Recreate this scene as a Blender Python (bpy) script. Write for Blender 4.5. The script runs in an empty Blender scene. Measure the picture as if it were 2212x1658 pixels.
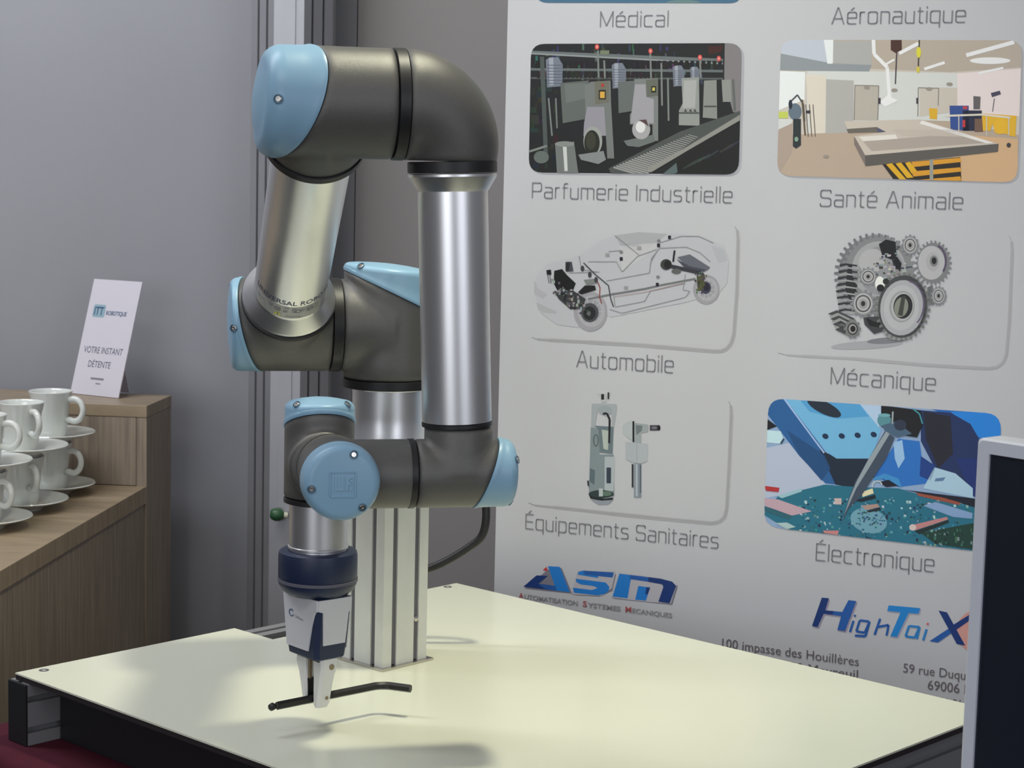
import bpy, bmesh, math, random
from mathutils import Vector, Matrix
sc = bpy.context.scene
col = sc.collection
V = Vector
# ------------------------------------------------------------------ camera
F_PX, CX, CY = 4068.0, 1106.0, 829.0
CAM_Z = 1.55
TAB_Z = CAM_Z - 0.66                      # table top height
up = V((.0243, -1, -.1148)).normalized()  # world up in (right, down, forward) camera axes
fw = V((0, 0, 1)); fw = (fw - fw.dot(up) * up).normalized()
rt = fw.cross(up)
if rt.x < 0: rt = -rt
# world coords of the camera axes
def c2w(d): return V((d.dot(rt), d.dot(fw), d.dot(up)))
right = c2w(V((1, 0, 0))); down = c2w(V((0, 1, 0))); fwd = c2w(V((0, 0, 1)))
cam_d = bpy.data.cameras.new('camera'); cam = bpy.data.objects.new('camera', cam_d); col.objects.link(cam)
m = Matrix((right, -down, -fwd)).transposed().to_4x4(); m.translation = V((0, 0, CAM_Z)); cam.matrix_world = m
cam_d.sensor_width = 36; cam_d.lens = 36 * F_PX / 2212; cam_d.clip_start = .05; cam_d.clip_end = 60
cam_d.dof.use_dof = True; cam_d.dof.focus_distance = 2.35; cam_d.dof.aperture_fstop = 18
sc.camera = cam
sc.view_settings.view_transform = 'Standard'; sc.view_settings.look = 'None'
sc.view_settings.gamma = 1; sc.view_settings.use_curve_mapping = False
sc.view_settings.exposure = 0.0
# ------------------------------------------------------------------ light
W = bpy.data.worlds.new('World'); sc.world = W; W.use_nodes = True
nt_ = W.node_tree; bg = nt_.nodes['Background']; bg.inputs[1].default_value = .24
_tc = nt_.nodes.new('ShaderNodeTexCoord'); _sx = nt_.nodes.new('ShaderNodeSeparateXYZ'); _cr = nt_.nodes.new('ShaderNodeValToRGB')
nt_.links.new(_tc.outputs['Generated'], _sx.inputs[0]); _mr = nt_.nodes.new('ShaderNodeMapRange'); _mr.inputs[1].default_value = -1; _mr.inputs[2].default_value = 1
nt_.links.new(_sx.outputs[2], _mr.inputs[0]); nt_.links.new(_mr.outputs[0], _cr.inputs[0]); nt_.links.new(_cr.outputs[0], bg.inputs[0])
_cr.color_ramp.elements[0].position = .40; _cr.color_ramp.elements[0].color = (.10, .09, .09, 1)
_cr.color_ramp.elements[1].position = .54; _cr.color_ramp.elements[1].color = (.82, .83, .92, 1)
def area(name, loc, target, sx, sy, power, colr, spread=180):
    l = bpy.data.lights.new(name, 'AREA'); l.shape = 'RECTANGLE'; l.size = sx; l.size_y = sy
    l.energy = power; l.color = colr; l.spread = math.radians(spread)
    o = bpy.data.objects.new(name, l); col.objects.link(o); o.location = loc
    o.rotation_euler = (V(target) - V(loc)).to_track_quat('-Z', 'Y').to_euler()
    return o
area('ceiling_spot', (.12, 2.32, TAB_Z + 2.1), (.06, 2.35, TAB_Z), .14, .14, 4.7, (1, .97, .74), 74)
area('overhead_fill', (-1.0, .6, 3.3), (-.5, 3.0, 1.0), 1.6, .5, 11, (1, .97, .90))  # unseen overhead fill, added for general brightness
area('overhead_fill', (1.7, .9, 3.3), (.6, 2.8, 1.0), .5, 1.6, 2.5, (1, .97, .90))  # weak added fill from above on the banner side
area('overhead_fill', (-1.5, 2.5, 3.0), (-1.4, 3.74, 1.45), 1.6, .3, 34, (.91, .94, 1))  # added overhead fill to brighten the left wall
area('front_fill', (2.4, -2.2, 2.1), (0, 2.3, 1.1), 2.2, 2.2, 36, (.86, .90, 1))  # unseen fill behind the camera, added for front light and tube streaks
area('front_fill', (-1.8, -3.2, 2.1), (.4, 2.8, 1.1), 2.4, 2.2, 58, (.90, .93, 1))  # added fill from behind the camera, mainly for the banner

# ------------------------------------------------------------------ helpers
def lin(c):
    c = c / 255.0
    return c / 12.92 if c <= .04045 else ((c + .055) / 1.055) ** 2.4
def rgb(r, g, b): return (lin(r), lin(g), lin(b), 1)
def mat(name, color, rough=.5, metal=0, spec=.5, bump=0, bscale=200, var=0, vscale=8, stretch=(1, 1, 1), aniso=0, coat=0, color2=None):
    m = bpy.data.materials.new(name); m.use_nodes = True
    nt = m.node_tree; b = nt.nodes['Principled BSDF']
    b.inputs['Base Color'].default_value = color; b.inputs['Roughness'].default_value = rough
    b.inputs['Metallic'].default_value = metal; b.inputs['Specular IOR Level'].default_value = spec
    b.inputs['Coat Weight'].default_value = coat
    if aniso: b.inputs['Anisotropic'].default_value = aniso
    if bump or var:
        tc = nt.nodes.new('ShaderNodeTexCoord'); mp = nt.nodes.new('ShaderNodeMapping'); mp.inputs['Scale'].default_value = stretch
        nt.links.new(tc.outputs['Object'], mp.inputs[0])
    if var:
        n = nt.nodes.new('ShaderNodeTexNoise'); n.inputs['Scale'].default_value = vscale; n.inputs['Detail'].default_value = 5
        nt.links.new(mp.outputs[0], n.inputs['Vector'])
        mx = nt.nodes.new('ShaderNodeMix'); mx.data_type = 'RGBA'
        c2 = color2 or tuple(max(0, x * (1 - var)) for x in color[:3]) + (1,)
        mr = nt.nodes.new('ShaderNodeMapRange'); mr.inputs[1].default_value = .3; mr.inputs[2].default_value = .7
        nt.links.new(n.outputs['Fac'], mr.inputs[0]); nt.links.new(mr.outputs[0], mx.inputs[0])
        mx.inputs[6].default_value = color; mx.inputs[7].default_value = c2
        nt.links.new(mx.outputs[2], b.inputs['Base Color'])
    if bump:
        n2 = nt.nodes.new('ShaderNodeTexNoise'); n2.inputs['Scale'].default_value = bscale; n2.inputs['Detail'].default_value = 3
        nt.links.new(mp.outputs[0], n2.inputs['Vector'])
        bp = nt.nodes.new('ShaderNodeBump'); bp.inputs['Strength'].default_value = bump; bp.inputs['Distance'].default_value = .001
        nt.links.new(n2.outputs['Fac'], bp.inputs['Height']); nt.links.new(bp.outputs[0], b.inputs['Normal'])
    return m
M = {}
M['robot'] = mat('robot_grey_paint', (.135, .132, .124, 1), .42, .35, .5, bump=.25, bscale=1500, var=.08, vscale=400)
_n = M['robot'].node_tree; _b = _n.nodes.new('ShaderNodeBevel'); _b.samples = 12; _b.inputs['Radius'].default_value = .011
_bp = [q for q in _n.nodes if q.type == 'BUMP'][0]; _n.links.new(_b.outputs[0], _bp.inputs['Normal'])
M['cap'] = mat('light_blue_plastic', (.25, .43, .58, 1), .38, 0, .45)
M['rubber'] = mat('black_rubber', (.012, .012, .013, 1), .45)
M['alu'] = mat('brushed_aluminium', (.80, .80, .80, 1), .36, 1, bump=.03, bscale=900, stretch=(1, 1, .02))
M['anod'] = mat('anodised_aluminium', (.78, .79, .74, 1), .48, .35, .5, var=.06, vscale=30)
M['anod_post'] = mat('anodised_post_aluminium', (.42, .42, .44, 1), .42, .6, .5, var=.05, vscale=20)
M['slot'] = mat('slot_shadow_grey', (.16, .155, .17, 1), .5, .4)  # slot shade put into the colour; table screw heads use it too
M['steel'] = mat('screw_steel', (.6, .57, .53, 1), .25, 1)
M['table'] = mat('white_laminate', (.74, .75, .61, 1), .22, 0, .5, var=.03, vscale=3)
M['black'] = mat('black_plastic', (.01, .01, .012, 1), .5)
M['core'] = mat('black_board_core', (.02, .014, .016, 1), .6)
M['wall'] = mat('grey_partition_fabric', (.34, .34, .36, 1), .9, 0, .1, bump=.2, bscale=500, var=.05, vscale=2.5)
M['wallb'] = mat('taupe_partition_fabric', (.37, .345, .335, 1), .9, 0, .1, bump=.2, bscale=500, var=.06, vscale=3)
M['carpet'] = mat('dark_carpet', (.03, .03, .032, 1), .95, 0, .1, bump=.5, bscale=300)
M['red'] = mat('dark_red_cloth', (.07, .008, .02, 1), .8, 0, .2, bump=.3, bscale=600, var=.2, vscale=20)
M['woodv'] = mat('oak_decor_upright', (.33, .27, .20, 1), .5, 0, .3, bump=.05, bscale=60, var=.4, vscale=9, stretch=(14, 14, .8), color2=(.21, .17, .135, 1))
M['woodh'] = mat('oak_decor_level', (.36, .28, .185, 1), .42, 0, .4, var=.3, vscale=6, stretch=(2, 14, 2), color2=(.25, .19, .125, 1))
M['pale'] = mat('pale_blue_panel', (.28, .33, .34, 1), .5)
M['porcelain'] = mat('white_porcelain', (.70, .72, .68, 1), .12, 0, .6, coat=.3)
M['card'] = mat('white_card', (.66, .63, .68, 1), .5)
M['ink'] = mat('dark_ink', (.10, .11, .16, 1), .6)
M['inkblue'] = mat('navy_ink', (.05, .10, .20, 1), .6)
M['teal'] = mat('teal_ink', (.28, .42, .48, 1), .6)
M['banner'] = mat('banner_film', (.60, .605, .63, 1), .55, 0, .3)
M['greyink'] = mat('grey_ink', (.23, .22, .25, 1), .6)
M['adrink'] = mat('address_ink', (.15, .13, .145, 1), .6)
M['navy'] = mat('navy_plastic', (.012, .022, .06, 1), .42, bump=.2, bscale=900)
M['white'] = mat('white_plastic', (.62, .62, .64, 1), .35)
M['finger'] = mat('finger_white', (.74, .74, .70, 1), .35)
M['brown'] = mat('finger_rod', (.33, .26, .17, 1), .35, .7)
M['band'] = mat('grey_band', (.11, .11, .14, 1), .5)
M['anod_beam'] = mat('anodised_beam', (.30, .30, .31, 1), .5, .5)
M['key'] = mat('black_oxide_steel', (.022, .02, .02, 1), .38, .3)
M['monitor'] = mat('white_monitor_bezel', (.62, .65, .72, 1), .35)
M['screen'] = mat('dark_screen_glass', (.018, .021, .033, 1), .12, 0, .5)
M['green'] = mat('green_plastic', (.03, .10, .04, 1), .4)
M['cream'] = mat('cream_plastic', (.55, .55, .42, 1), .5)
M['yellow'] = mat('yellow_sticker', (.75, .70, .08, 1), .5)
# printed artwork: one material reading a per-face colour
pm = bpy.data.materials.new('printed_ink'); pm.use_nodes = True
_a = pm.node_tree.nodes.new('ShaderNodeVertexColor'); _a.layer_name = 'Col'
pm.node_tree.links.new(_a.outputs[0], pm.node_tree.nodes['Principled BSDF'].inputs['Base Color'])
pm.node_tree.nodes['Principled BSDF'].inputs['Roughness'].default_value = .5
M['print'] = pm

def ray(px, py):
    d = right * ((px - CX) / F_PX) + down * ((py - CY) / F_PX) + fwd
    return d
def P(px, py, Y):                         # world point seen at pixel, at horizontal distance Y
    d = ray(px, py); return V((0, 0, CAM_Z)) + d * (Y / d.y)
def onz(px, py, z):
    d = ray(px, py); return V((0, 0, CAM_Z)) + d * ((z - CAM_Z) / d.z)
def link(name, me, material, parent=None, loc=None, smooth=False):
    o = bpy.data.objects.new(name, me); col.objects.link(o)
    mats = material if isinstance(material, (list, tuple)) else [material]
    for mm in mats: me.materials.append(M[mm] if isinstance(mm, str) else mm)
    if parent: o.parent = parent
    return o
def root(name, loc, label, cat, group=None, rz=0):
    o = bpy.data.objects.new(name, None); col.objects.link(o); o.location = loc; o.rotation_euler = (0, 0, rz)
    o.empty_display_size = .05; o['label'] = label; o['category'] = cat
    if group: o['group'] = group
    return o
def org(o):                               # world origin of an un-rotated parent chain
    p = V((0, 0, 0))
    while o: p += o.location; o = o.parent
    return p
def fin(name, bm, material, parent=None, smooth=None, recalc=True):
    """link a bmesh given in world coordinates"""
    if recalc: bmesh.ops.recalc_face_normals(bm, faces=bm.faces)
    me = bpy.data.meshes.new(name)
    ofs = org(parent) if parent else V((0, 0, 0))
    c = V((0, 0, 0))
    if bm.verts:
        for v in bm.verts: c += v.co
        c /= len(bm.verts)
    bmesh.ops.translate(bm, verts=bm.verts, vec=-c)
    bm.to_mesh(me); bm.free()
    if smooth is not None:
        for p in me.polygons: p.use_smooth = True
        me.set_sharp_from_angle(angle=math.radians(smooth))
    o = link(name, me, material, parent); o.location = c - ofs
    return o
def structure(o): o['kind'] = 'structure'; return o
def frame(A, B):
    A = A.normalized(); B = (B - B.dot(A) * A).normalized(); return A, B, A.cross(B)
def addring(bm, pts): return [bm.verts.new(p) for p in pts]
def skin(bm, rings, closed=True, cap0=True, cap1=True):
    for a, b in zip(rings, rings[1:]):
        n = len(a)
        for i in range(n if closed else n - 1):
            j = (i + 1) % n
            bm.faces.new((a[i], a[j], b[j], b[i]))
    if cap0: bm.faces.new(rings[0])
    if cap1: bm.faces.new(rings[-1])
def lathe(bm, O, A, prof, seg=48, B=None, cap0=True, cap1=True):
    """prof = [(r, t)] along axis A from O"""
    if B is None: B = V((1, 0, 0)) if abs(A.normalized().x) < .8 else V((0, 1, 0))
    A, B, C = frame(A, B); rings = []
    for r, t in prof:
        rings.append(addring(bm, [O + A * t + (B * math.cos(2 * math.pi * k / seg) + C * math.sin(2 * math.pi * k / seg)) * max(r, 1e-5) for k in range(seg)]))
    skin(bm, rings, True, cap0, cap1)
def boxf(bm, O, ax, ay, az, x0, x1, y0, y1, z0, z1, bev=0):
    vs = [bm.verts.new(O + ax * x + ay * y + az * z) for z in (z0, z1) for x, y in ((x0, y0), (x1, y0), (x1, y1), (x0, y1))]
    fs = [bm.faces.new([vs[i] for i in f]) for f in ((3, 2, 1, 0), (4, 5, 6, 7), (0, 1, 5, 4), (1, 2, 6, 5), (2, 3, 7, 6), (3, 0, 4, 7))]
    if bev:
        es = list({e for f in fs for e in f.edges})
        bmesh.ops.bevel(bm, geom=es, offset=bev, segments=2, affect='EDGES', profile=.6)
def sweep(bm, pts, rad, seg=12, up0=None):
    rings = []; n = len(pts)
    T = [(pts[min(i + 1, n - 1)] - pts[max(i - 1, 0)]).normalized() for i in range(n)]
    N = up0 or V((0, 0, 1))
    if abs(N.dot(T[0])) > .95: N = V((1, 0, 0))
    N = (N - N.dot(T[0]) * T[0]).normalized()
    for i in range(n):
        N = (N - N.dot(T[i]) * T[i]).normalized(); Bn = T[i].cross(N)
        r = rad[i] if isinstance(rad, (list, tuple)) else rad
        rings.append(addring(bm, [pts[i] + (N * math.cos(2 * math.pi * k / seg) + Bn * math.sin(2 * math.pi * k / seg)) * r for k in range(seg)]))
    skin(bm, rings)
def catmull(ps, n=8):
    out = []; q = [ps[0]] + list(ps) + [ps[-1]]
    for i in range(1, len(q) - 2):
        for k in range(n):
            t = k / n; a, b, c, d = q[i - 1], q[i], q[i + 1], q[i + 2]
            out.append(.5 * ((2 * b) + (c - a) * t + (2 * a - 5 * b + 4 * c - d) * t * t + (3 * b - a - 3 * c + d) * t ** 3))
    out.append(ps[-1]); return out
def extrude_outline(bm, outline, O, ax, ay, az, z0, z1):
    a = [bm.verts.new(O + ax * x + ay * y + az * z0) for x, y in outline]
    b = [bm.verts.new(O + ax * x + ay * y + az * z1) for x, y in outline]
    n = len(a)
    for i in range(n): j = (i + 1) % n; bm.faces.new((a[i], a[j], b[j], b[i]))
    f0 = bm.faces.new(a[::-1]); f1 = bm.faces.new(b)
    f0.normal_update(); f1.normal_update()
    bmesh.ops.triangulate(bm, faces=[f0, f1])
def slotted(corners, slots, sw=.0085, depth=.012, inner=.016, lip=.0045):
    """outline of an extrusion: corners CCW, slots[i] = list of distances along side i where a T-slot opens"""
    out = []; n = len(corners)
    for i in range(n):
        a = V(corners[i]); b = V(corners[(i + 1) % n]); d = (b - a).normalized(); nn = V((-d.y, d.x))   # inward for CCW
        out.append(tuple(a))
        for s in slots[i]:
            for t, k in ((s - sw / 2, 0), (s - sw / 2, lip), (s - inner / 2, lip), (s - inner / 2, depth * .7), (s - sw * .3, depth), (s + sw * .3, depth), (s + inner / 2, depth * .7), (s + inner / 2, lip), (s + sw / 2, lip), (s + sw / 2, 0)):
                out.append(tuple(a + d * t + nn * k))
    return out
def rects(w, h): return [(-w / 2, -h / 2), (w / 2, -h / 2), (w / 2, h / 2), (-w / 2, h / 2)]
Z = V((0, 0, 1))

# ------------------------------------------------------------------ setting
def plane_box(name, x0, x1, y0, y1, z0, z1, m):
    bm = bmesh.new(); boxf(bm, V((0, 0, 0)), V((1, 0, 0)), V((0, 1, 0)), Z, x0, x1, y0, y1, z0, z1)
    return structure(fin(name, bm, m))
plane_box('floor', -4, 4, -4, 6, -.05, 0, 'carpet')
WY = 3.74
xc = P(766, 500, WY).x                      # panel joint on the partition
plane_box('wall_left', -3.6, xc - .001, WY, WY + .05, 0, 2.9, 'wall')
plane_box('wall_back', xc + .001, 3.0, WY - .004, WY + .05, 0, 2.9, 'wallb')

# ------------------------------------------------------------------ partition post (eight sided, slotted)
pc_ = P(627, 780, 3.62); PX, PY = pc_.x, pc_.y
pr = root('partition_post', (PX, PY, 0), 'tall slotted aluminium exhibition post standing in front of the grey partition wall', 'post')
w2 = .0765; fl = .028                       # half width, half flat
oct_ = [(-fl, -w2), (fl, -w2), (w2, -fl), (w2, fl), (fl, w2), (-fl, w2), (-w2, fl), (-w2, -fl)]
L8 = math.hypot(w2 - fl, w2 - fl)
out = slotted(oct_, [[], [L8 * .30, L8 * .68], [fl], [L8 / 2], [], [L8 / 2], [fl], [L8 * .32, L8 * .70]], sw=.0065, depth=.014, inner=.012, lip=.004)
bm = bmesh.new(); extrude_outline(bm, out, V((PX, PY, 0)), V((1, 0, 0)), V((0, 1, 0)), Z, 0, 2.85)
fin('post_profile', bm, 'anod_post', pr)
bm = bmesh.new()
boxf(bm, V((PX, PY - w2 - .002, 0)), V((1, 0, 0)), V((0, 1, 0)), Z, -.012, .012, -.001, .0025, .001, 2.84)
fin('cover_strip', bm, 'anod_post', pr)
# green fitting on the post
g0 = P(612, 1112, PY - w2 - .02)
gt = root('hose_fitting', g0, 'small green plastic fitting with cream stub on the slotted partition post', 'fitting')
bm = bmesh.new(); lathe(bm, g0, V((-1, -.15, .1)), [(.007, .0), (.009, .002), (.012, .006), (.013, .014), (.010, .022), (.006, .025)], 16)
fin('green_cap', bm, 'green', gt, 40)
bm = bmesh.new(); lathe(bm, g0 + V((.001, 0, 0)), V((1, .15, -.1)), [(.006, 0), (.006, .007), (.004, .008)], 12)
fin('stub', bm, 'cream', gt, 40)
bm = bmesh.new(); boxf(bm, g0, V((1, 0, 0)), V((0, 1, 0)), Z, -.012, .004, .003, .0215, -.004, .004)
fin('bracket', bm, 'steel', gt)

# ------------------------------------------------------------------ work table
u = V((math.cos(math.radians(46.9)), math.sin(math.radians(46.9)), 0))
v = V((u.y, -u.x, 0))                       # L->F
Lc = onz(33, 1452, TAB_Z); TU, TV = .803, .957
tr = root('work_table', (Lc + u * TU / 2 + v * TV / 2) + V((0, 0, -.089)), 'low white topped work table on aluminium beams carrying the robot', 'table')
N0, N1, ND = .356, .56, .085                # notch along the far left edge
TH = .009
out = [(0, 0), (N0, 0), (N0, ND), (N1, ND), (N1, 0), (TU, 0), (TU, TV), (0, TV)]
bm = bmesh.new(); extrude_outline(bm, out, Lc, u, v, Z, -.0022, 0); fin('table_top', bm, 'table', tr)
bm = bmesh.new(); extrude_outline(bm, [(x + (0.0007 if x < .1 else 0), y) for x, y in out], Lc, u, v, Z, -TH, -.0023); fin('board_core', bm, 'core', tr)
def beam(name, O, ax, ay, l0, l1):          # 40 x 80 upright beam along ax
    bm = bmesh.new()
    o = slotted(rects(.040, .080), [[.020], [.020, .060], [.020], [.020, .060]])
    extrude_outline(bm, o, O + V((0, 0, -TH - .0403)), ay, Z, ax, l0, l1)
    b = fin(name, bm, 'anod_beam', tr)
    bm = bmesh.new()
    boxf(bm, O + V((0, 0, -TH - .0403)), ax, ay, Z, l0 - .004, l0 - .0003, -.02, .02, -.04, .04, .001)
    fin('end_cap', bm, 'black', b)
beam('frame_beam', Lc + v * .012, u, v, -.002, TU - .002)
beam('frame_beam', Lc + v * (TV - .028), u, v, .002, TU - .002)
for x0_, x1_ in ((TU - .045, TU - .006), (.045, .055)):  # black panels put in to make the space under the top dark
    bm = bmesh.new(); boxf(bm, Lc + V((0, 0, -TH - .0403)), u, v, Z, x0_, x1_, .034, TV - .05, -.0398, .0398); fin('under_shade_panel', bm, 'black', tr)
def flat_screw(px, py):
    c = onz(px, py, TAB_Z); bm = bmesh.new(); lathe(bm, c, Z, [(.0066, -.002), (.0066, .0004), (.003, .0004), (.0028, -.0006), (.0001, -.0006)], 20); fin('screw', bm, 'slot', tr, 30)
flat_screw(95, 1447); flat_screw(967, 1267)
cF = Lc + u * .05 + v * (TV - .05); bm = bmesh.new(); lathe(bm, V((cF.x, cF.y, TAB_Z)), Z, [(.0066, -.002), (.0066, .0004), (.0001, .0004)], 20); fin('screw', bm, 'slot', tr, 30)

# red cloth covered table underneath
RZ = TAB_Z - TH - .0807
O = Lc.copy(); O.z = 0
rr = root('cloth_table', (O.x + .3, O.y, 0), 'table under a dark red cloth beneath the white work table', 'table')
def rrect(x0, y0, x1, y1, r, n=6):
    pts = []
    for cx, cy, a0 in ((x1 - r, y1 - r, 0), (x0 + r, y1 - r, 90), (x0 + r, y0 + r, 180), (x1 - r, y0 + r, 270)):
        for k in range(n + 1):
            a = math.radians(a0 + 90 * k / n); pts.append((cx + r * math.cos(a), cy + r * math.sin(a)))
    return pts
bm = bmesh.new(); rings = []
for ins, z in ((.06, RZ), (.0, RZ), (-.012, RZ - .004), (-.02, RZ - .016), (-.022, RZ - .05), (-.03, RZ - .4), (-.04, .02)):
    ring = []
    pts = rrect(-.03 + ins, -.075 + ins, TU - .03 - ins, TV + .0 - ins, .06)
    for i, (x, y) in enumerate(pts):
        wv = 0 if z > RZ - .1 else .008 * math.sin(i * 2.1) * (RZ - z)
        ring.append(O + u * (x + wv) + v * (y + wv) + V((0, 0, z)))
    rings.append(addring(bm, ring))
skin(bm, rings); fin('cloth', bm, 'red', rr, 50)

# ------------------------------------------------------------------ robot post
pcn = onz(826, 1447, TAB_Z)
PS = .080
pc0 = pcn + u * PS / 2 - v * PS / 2
post_top = P(838, 992, pc0.y).z
rp = root('mounting_post', pc0, 'square slotted aluminium post standing on the white table under the robot base', 'post')
bm = bmesh.new(); o = slotted(rects(PS, PS), [[.02, .06]] * 4)
extrude_outline(bm, o, pc0, u, v, Z, .003, post_top - TAB_Z); fin('post_profile', bm, 'anod', rp)
bm = bmesh.new(); boxf(bm, pc0, u, v, Z, -.047, .047, -.047, .047, .0003, .003); fin('foot_plate', bm, 'steel', rp)
# grey strips put in the slots for their shade
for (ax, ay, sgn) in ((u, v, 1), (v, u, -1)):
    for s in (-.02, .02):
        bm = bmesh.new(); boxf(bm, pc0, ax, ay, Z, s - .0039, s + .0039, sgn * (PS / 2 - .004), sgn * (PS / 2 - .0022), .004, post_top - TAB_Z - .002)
        fin('slot_shade_strip', bm, 'slot', rp)
tn = P(893, 1338, pc0.y - .02)
bm = bmesh.new(); lathe(bm, pc0 + u * .02 + v * (PS / 2 - .0018) + V((0, 0, tn.z - TAB_Z)), v, [(.0038, 0), (.0042, .002), (.0025, .003), (.0001, .003)], 10); fin('slot_nut', bm, 'steel', rp, 40)
bm = bmesh.new(); boxf(bm, V((pc0.x, pc0.y, post_top)), u, v, Z, -.041, .041, -.041, .041, .0003, .010, .001); fin('top_plate', bm, 'anod', rp)

# ------------------------------------------------------------------ robot arm
TH_A = math.radians(12.3)
a = V((-math.cos(TH_A), -math.sin(TH_A), 0)); c = V((math.sin(TH_A), -math.cos(TH_A), 0))
BX, BY = pc0.x, pc0.y
S = P(840, 702, BY); S = V((BX, BY, S.z))
U0 = S + a * .138
UL = .478
# find elevation of the upper arm so that the elbow appears at row 219
best = None
for k in range(200):
    ph = math.radians(20 + k * .2); E_ = U0 + (c * math.cos(ph) + Z * math.sin(ph)) * UL
    d = E_ - V((0, 0, CAM_Z)); py = CY + F_PX * d.dot(down) / d.dot(fwd)
    if best is None or abs(py - 221) < best[0]: best = (abs(py - 221), ph)
ph = best[1]; Bu = c * math.cos(ph) + Z * math.sin(ph)
E = U0 + Bu * UL
rb = root('industrial_robot', V((BX, BY, post_top + .0103)), 'grey jointed robot with light blue caps and silver tubes, mounted on the slotted post', 'robot')
def part(name, bm, m, sm=35, parent=None): return fin(name, bm, m, parent or rb, sm)

def screw_at(pos, n, capo, r=.0042):
    n = n.normalized()
    bm = bmesh.new(); lathe(bm, pos - n * .0012, n, [(r * 1.35, 0), (r * 1.5, .0022), (r * 1.3, .0026), (r * 1.15, .0004), (.0001, .0004)], 16); fin('screw_seat', bm, M['seat'], capo, 40)
    bm = bmesh.new(); lathe(bm, pos - n * .0008, n, [(r, 0), (r, .0014), (r * .8, .002), (r * .45, .002), (r * .4, .0008), (.0001, .0008)], 12); fin('screw', bm, 'steel', capo, 40)
M['seat'] = mat('cap_recess_blue', (.10, .19, .27, 1), .5)

def housing(O, A, B, R, back, cut, outc, tau, branch, Rb=None, capR=None, screws=(0, 120, 240), sdir=None, san=50, only=False, k=.02, fil=.014, otilt=0.05, dome=.004, name='joint_housing'):
    """T shaped housing: cylinder from -back to a slanted cut along A (cap side), branch along B"""
    A, B, C = frame(A, B); tt = math.tan(tau); n = 96; Rb = Rb or R; capR = capR or R + .0008
    bm = bmesh.new()
    def circ(r, f, n=n): return addring(bm, [O + (B * math.cos(q) + C * math.sin(q)) * r + A * f(q) for q in [2 * math.pi * k_ / n for k_ in range(n)]])
    cutf = lambda q, r=R: cut + tt * r * math.cos(q)
    rings = [circ(R - .003, lambda q: -back), circ(R - .0008, lambda q: -back + .0012), circ(R, lambda q: -back + .0035)]
    ns = 6
    for i in range(1, ns): rings.append(circ(R, lambda q: -back + .0035 + (cutf(q) + back - .0035) * i / ns))
    rings.append(circ(R, lambda q: cutf(q) - .0002)); rings.append(circ(R - .004, lambda q: cutf(q)))
    skin(bm, rings)
    lathe(bm, O, B, [(Rb, 0), (Rb, branch - .003), (Rb - .0008, branch - .0008), (Rb - .003, branch)], 96, A)
    ob = part(name, bm, 'robot', 32)
    bm = bmesh.new()
    outf = lambda q, r=R: outc + otilt * r * math.cos(q)
    rows = [(capR - .003, lambda q: cutf(q) + .0004), (capR, lambda q: cutf(q) + .0010), (capR + .0006, lambda q: cutf(q) + .004), (capR - .0002, lambda q: cutf(q) + .0062)]
    rings = [circ(*r) for r in rows]
    base_t = lambda q: cutf(q) + .0062 + max(outf(q) - fil - cutf(q) - .0062, .0005)
    for kk in range(1, 3):
        rings.append(circ(capR - .0008, lambda q: cutf(q) + .0062 + (max(outf(q) - fil - cutf(q) - .0062, .0005)) * kk / 2))
    for kk in range(1, 9):
        an = math.pi / 2 * kk / 8
        rings.append(circ(capR - .0008 - fil * (1 - math.cos(an)), lambda q: base_t(q) + (outf(q, R - fil) - base_t(q)) * math.sin(an)))
    for f in (.8, .5, .2, .02):
        rr = (capR - fil) * f
        rings.append(circ(rr, lambda q: outc + otilt * rr * math.cos(q) + dome * (1 - f * f)))
    skin(bm, rings)
    cp = part('joint_cap', bm, 'cap', 40)
    if sdir is not None:
        q0 = math.degrees(math.atan2(sdir.dot(C), sdir.dot(B))); screws = (q0,) if only else (q0, q0 + 120, q0 + 240)
    an = math.radians(san)
    for s in screws:
        q = math.radians(s); r = capR - .0008 - fil * (1 - math.cos(an))
        t = base_t(q) + (outf(q, R - fil) - base_t(q)) * math.sin(an)
        rad = B * math.cos(q) + C * math.sin(q)
        screw_at(O + rad * r + A * t, rad * math.cos(an) + A * math.sin(an), cp, .0036 if R > .05 else .0032)
    return ob, cp
def ring(O, A, R, t0, t1, name='joint_ring', m='rubber'):
    bm = bmesh.new(); lathe(bm, O, A, [(R - .002, t0 + .0002), (R, t0 + .001), (R, t1 - .001), (R - .002, t1 - .0002)], 64); return part(name, bm, m, 35)

RB = .0605; RE = .0602
# base tube and foot
hb = S.z - post_top - .0103
bm = bmesh.new(); lathe(bm, V((BX, BY, post_top + .0105)), Z, [(.070, 0), (.0705, .002), (.0705, .012), (.069, .014), (.052, .016), (.049, .022), (.0478, .05), (.0478, hb - .084), (.050, hb - .0815)], 64)
part('base_tube', bm, 'alu', 30)
ring(S, Z, RB + .001, -.0815, -.069)
# joint 1: cap up, branch towards a
housing(S, Z, a, RB, .069, .043, .077, math.radians(25), .066, screws=(40, 160, 280), fil=.008, otilt=.10, k=.035)
ring(S, a, RB + .0008, .066, .0805)
# joint 2: cap along a, link exit along Bu
housing(U0, a, Bu, RB, .0575, .040, .0700, math.radians(21), .060, Rb=.0585, sdir=c, san=35, fil=.011, otilt=.05, k=.03)
ring(U0, Bu, .0600, .060, .0680)
# upper arm
bm = bmesh.new(); lathe(bm, U0 + Bu * .0682, Bu, [(.0560, 0), (.0585, .0008), (.0590, .003), (.0578, .006), (.0468, .0205), (.0455, .023), (.0455, .20), (.0455, UL - .143), (.0475, UL - .142)], 96)
ua = part('upper_arm_tube', bm, 'alu', 28)
ring(E, -Bu, .0582, .0623, .0725)
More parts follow.
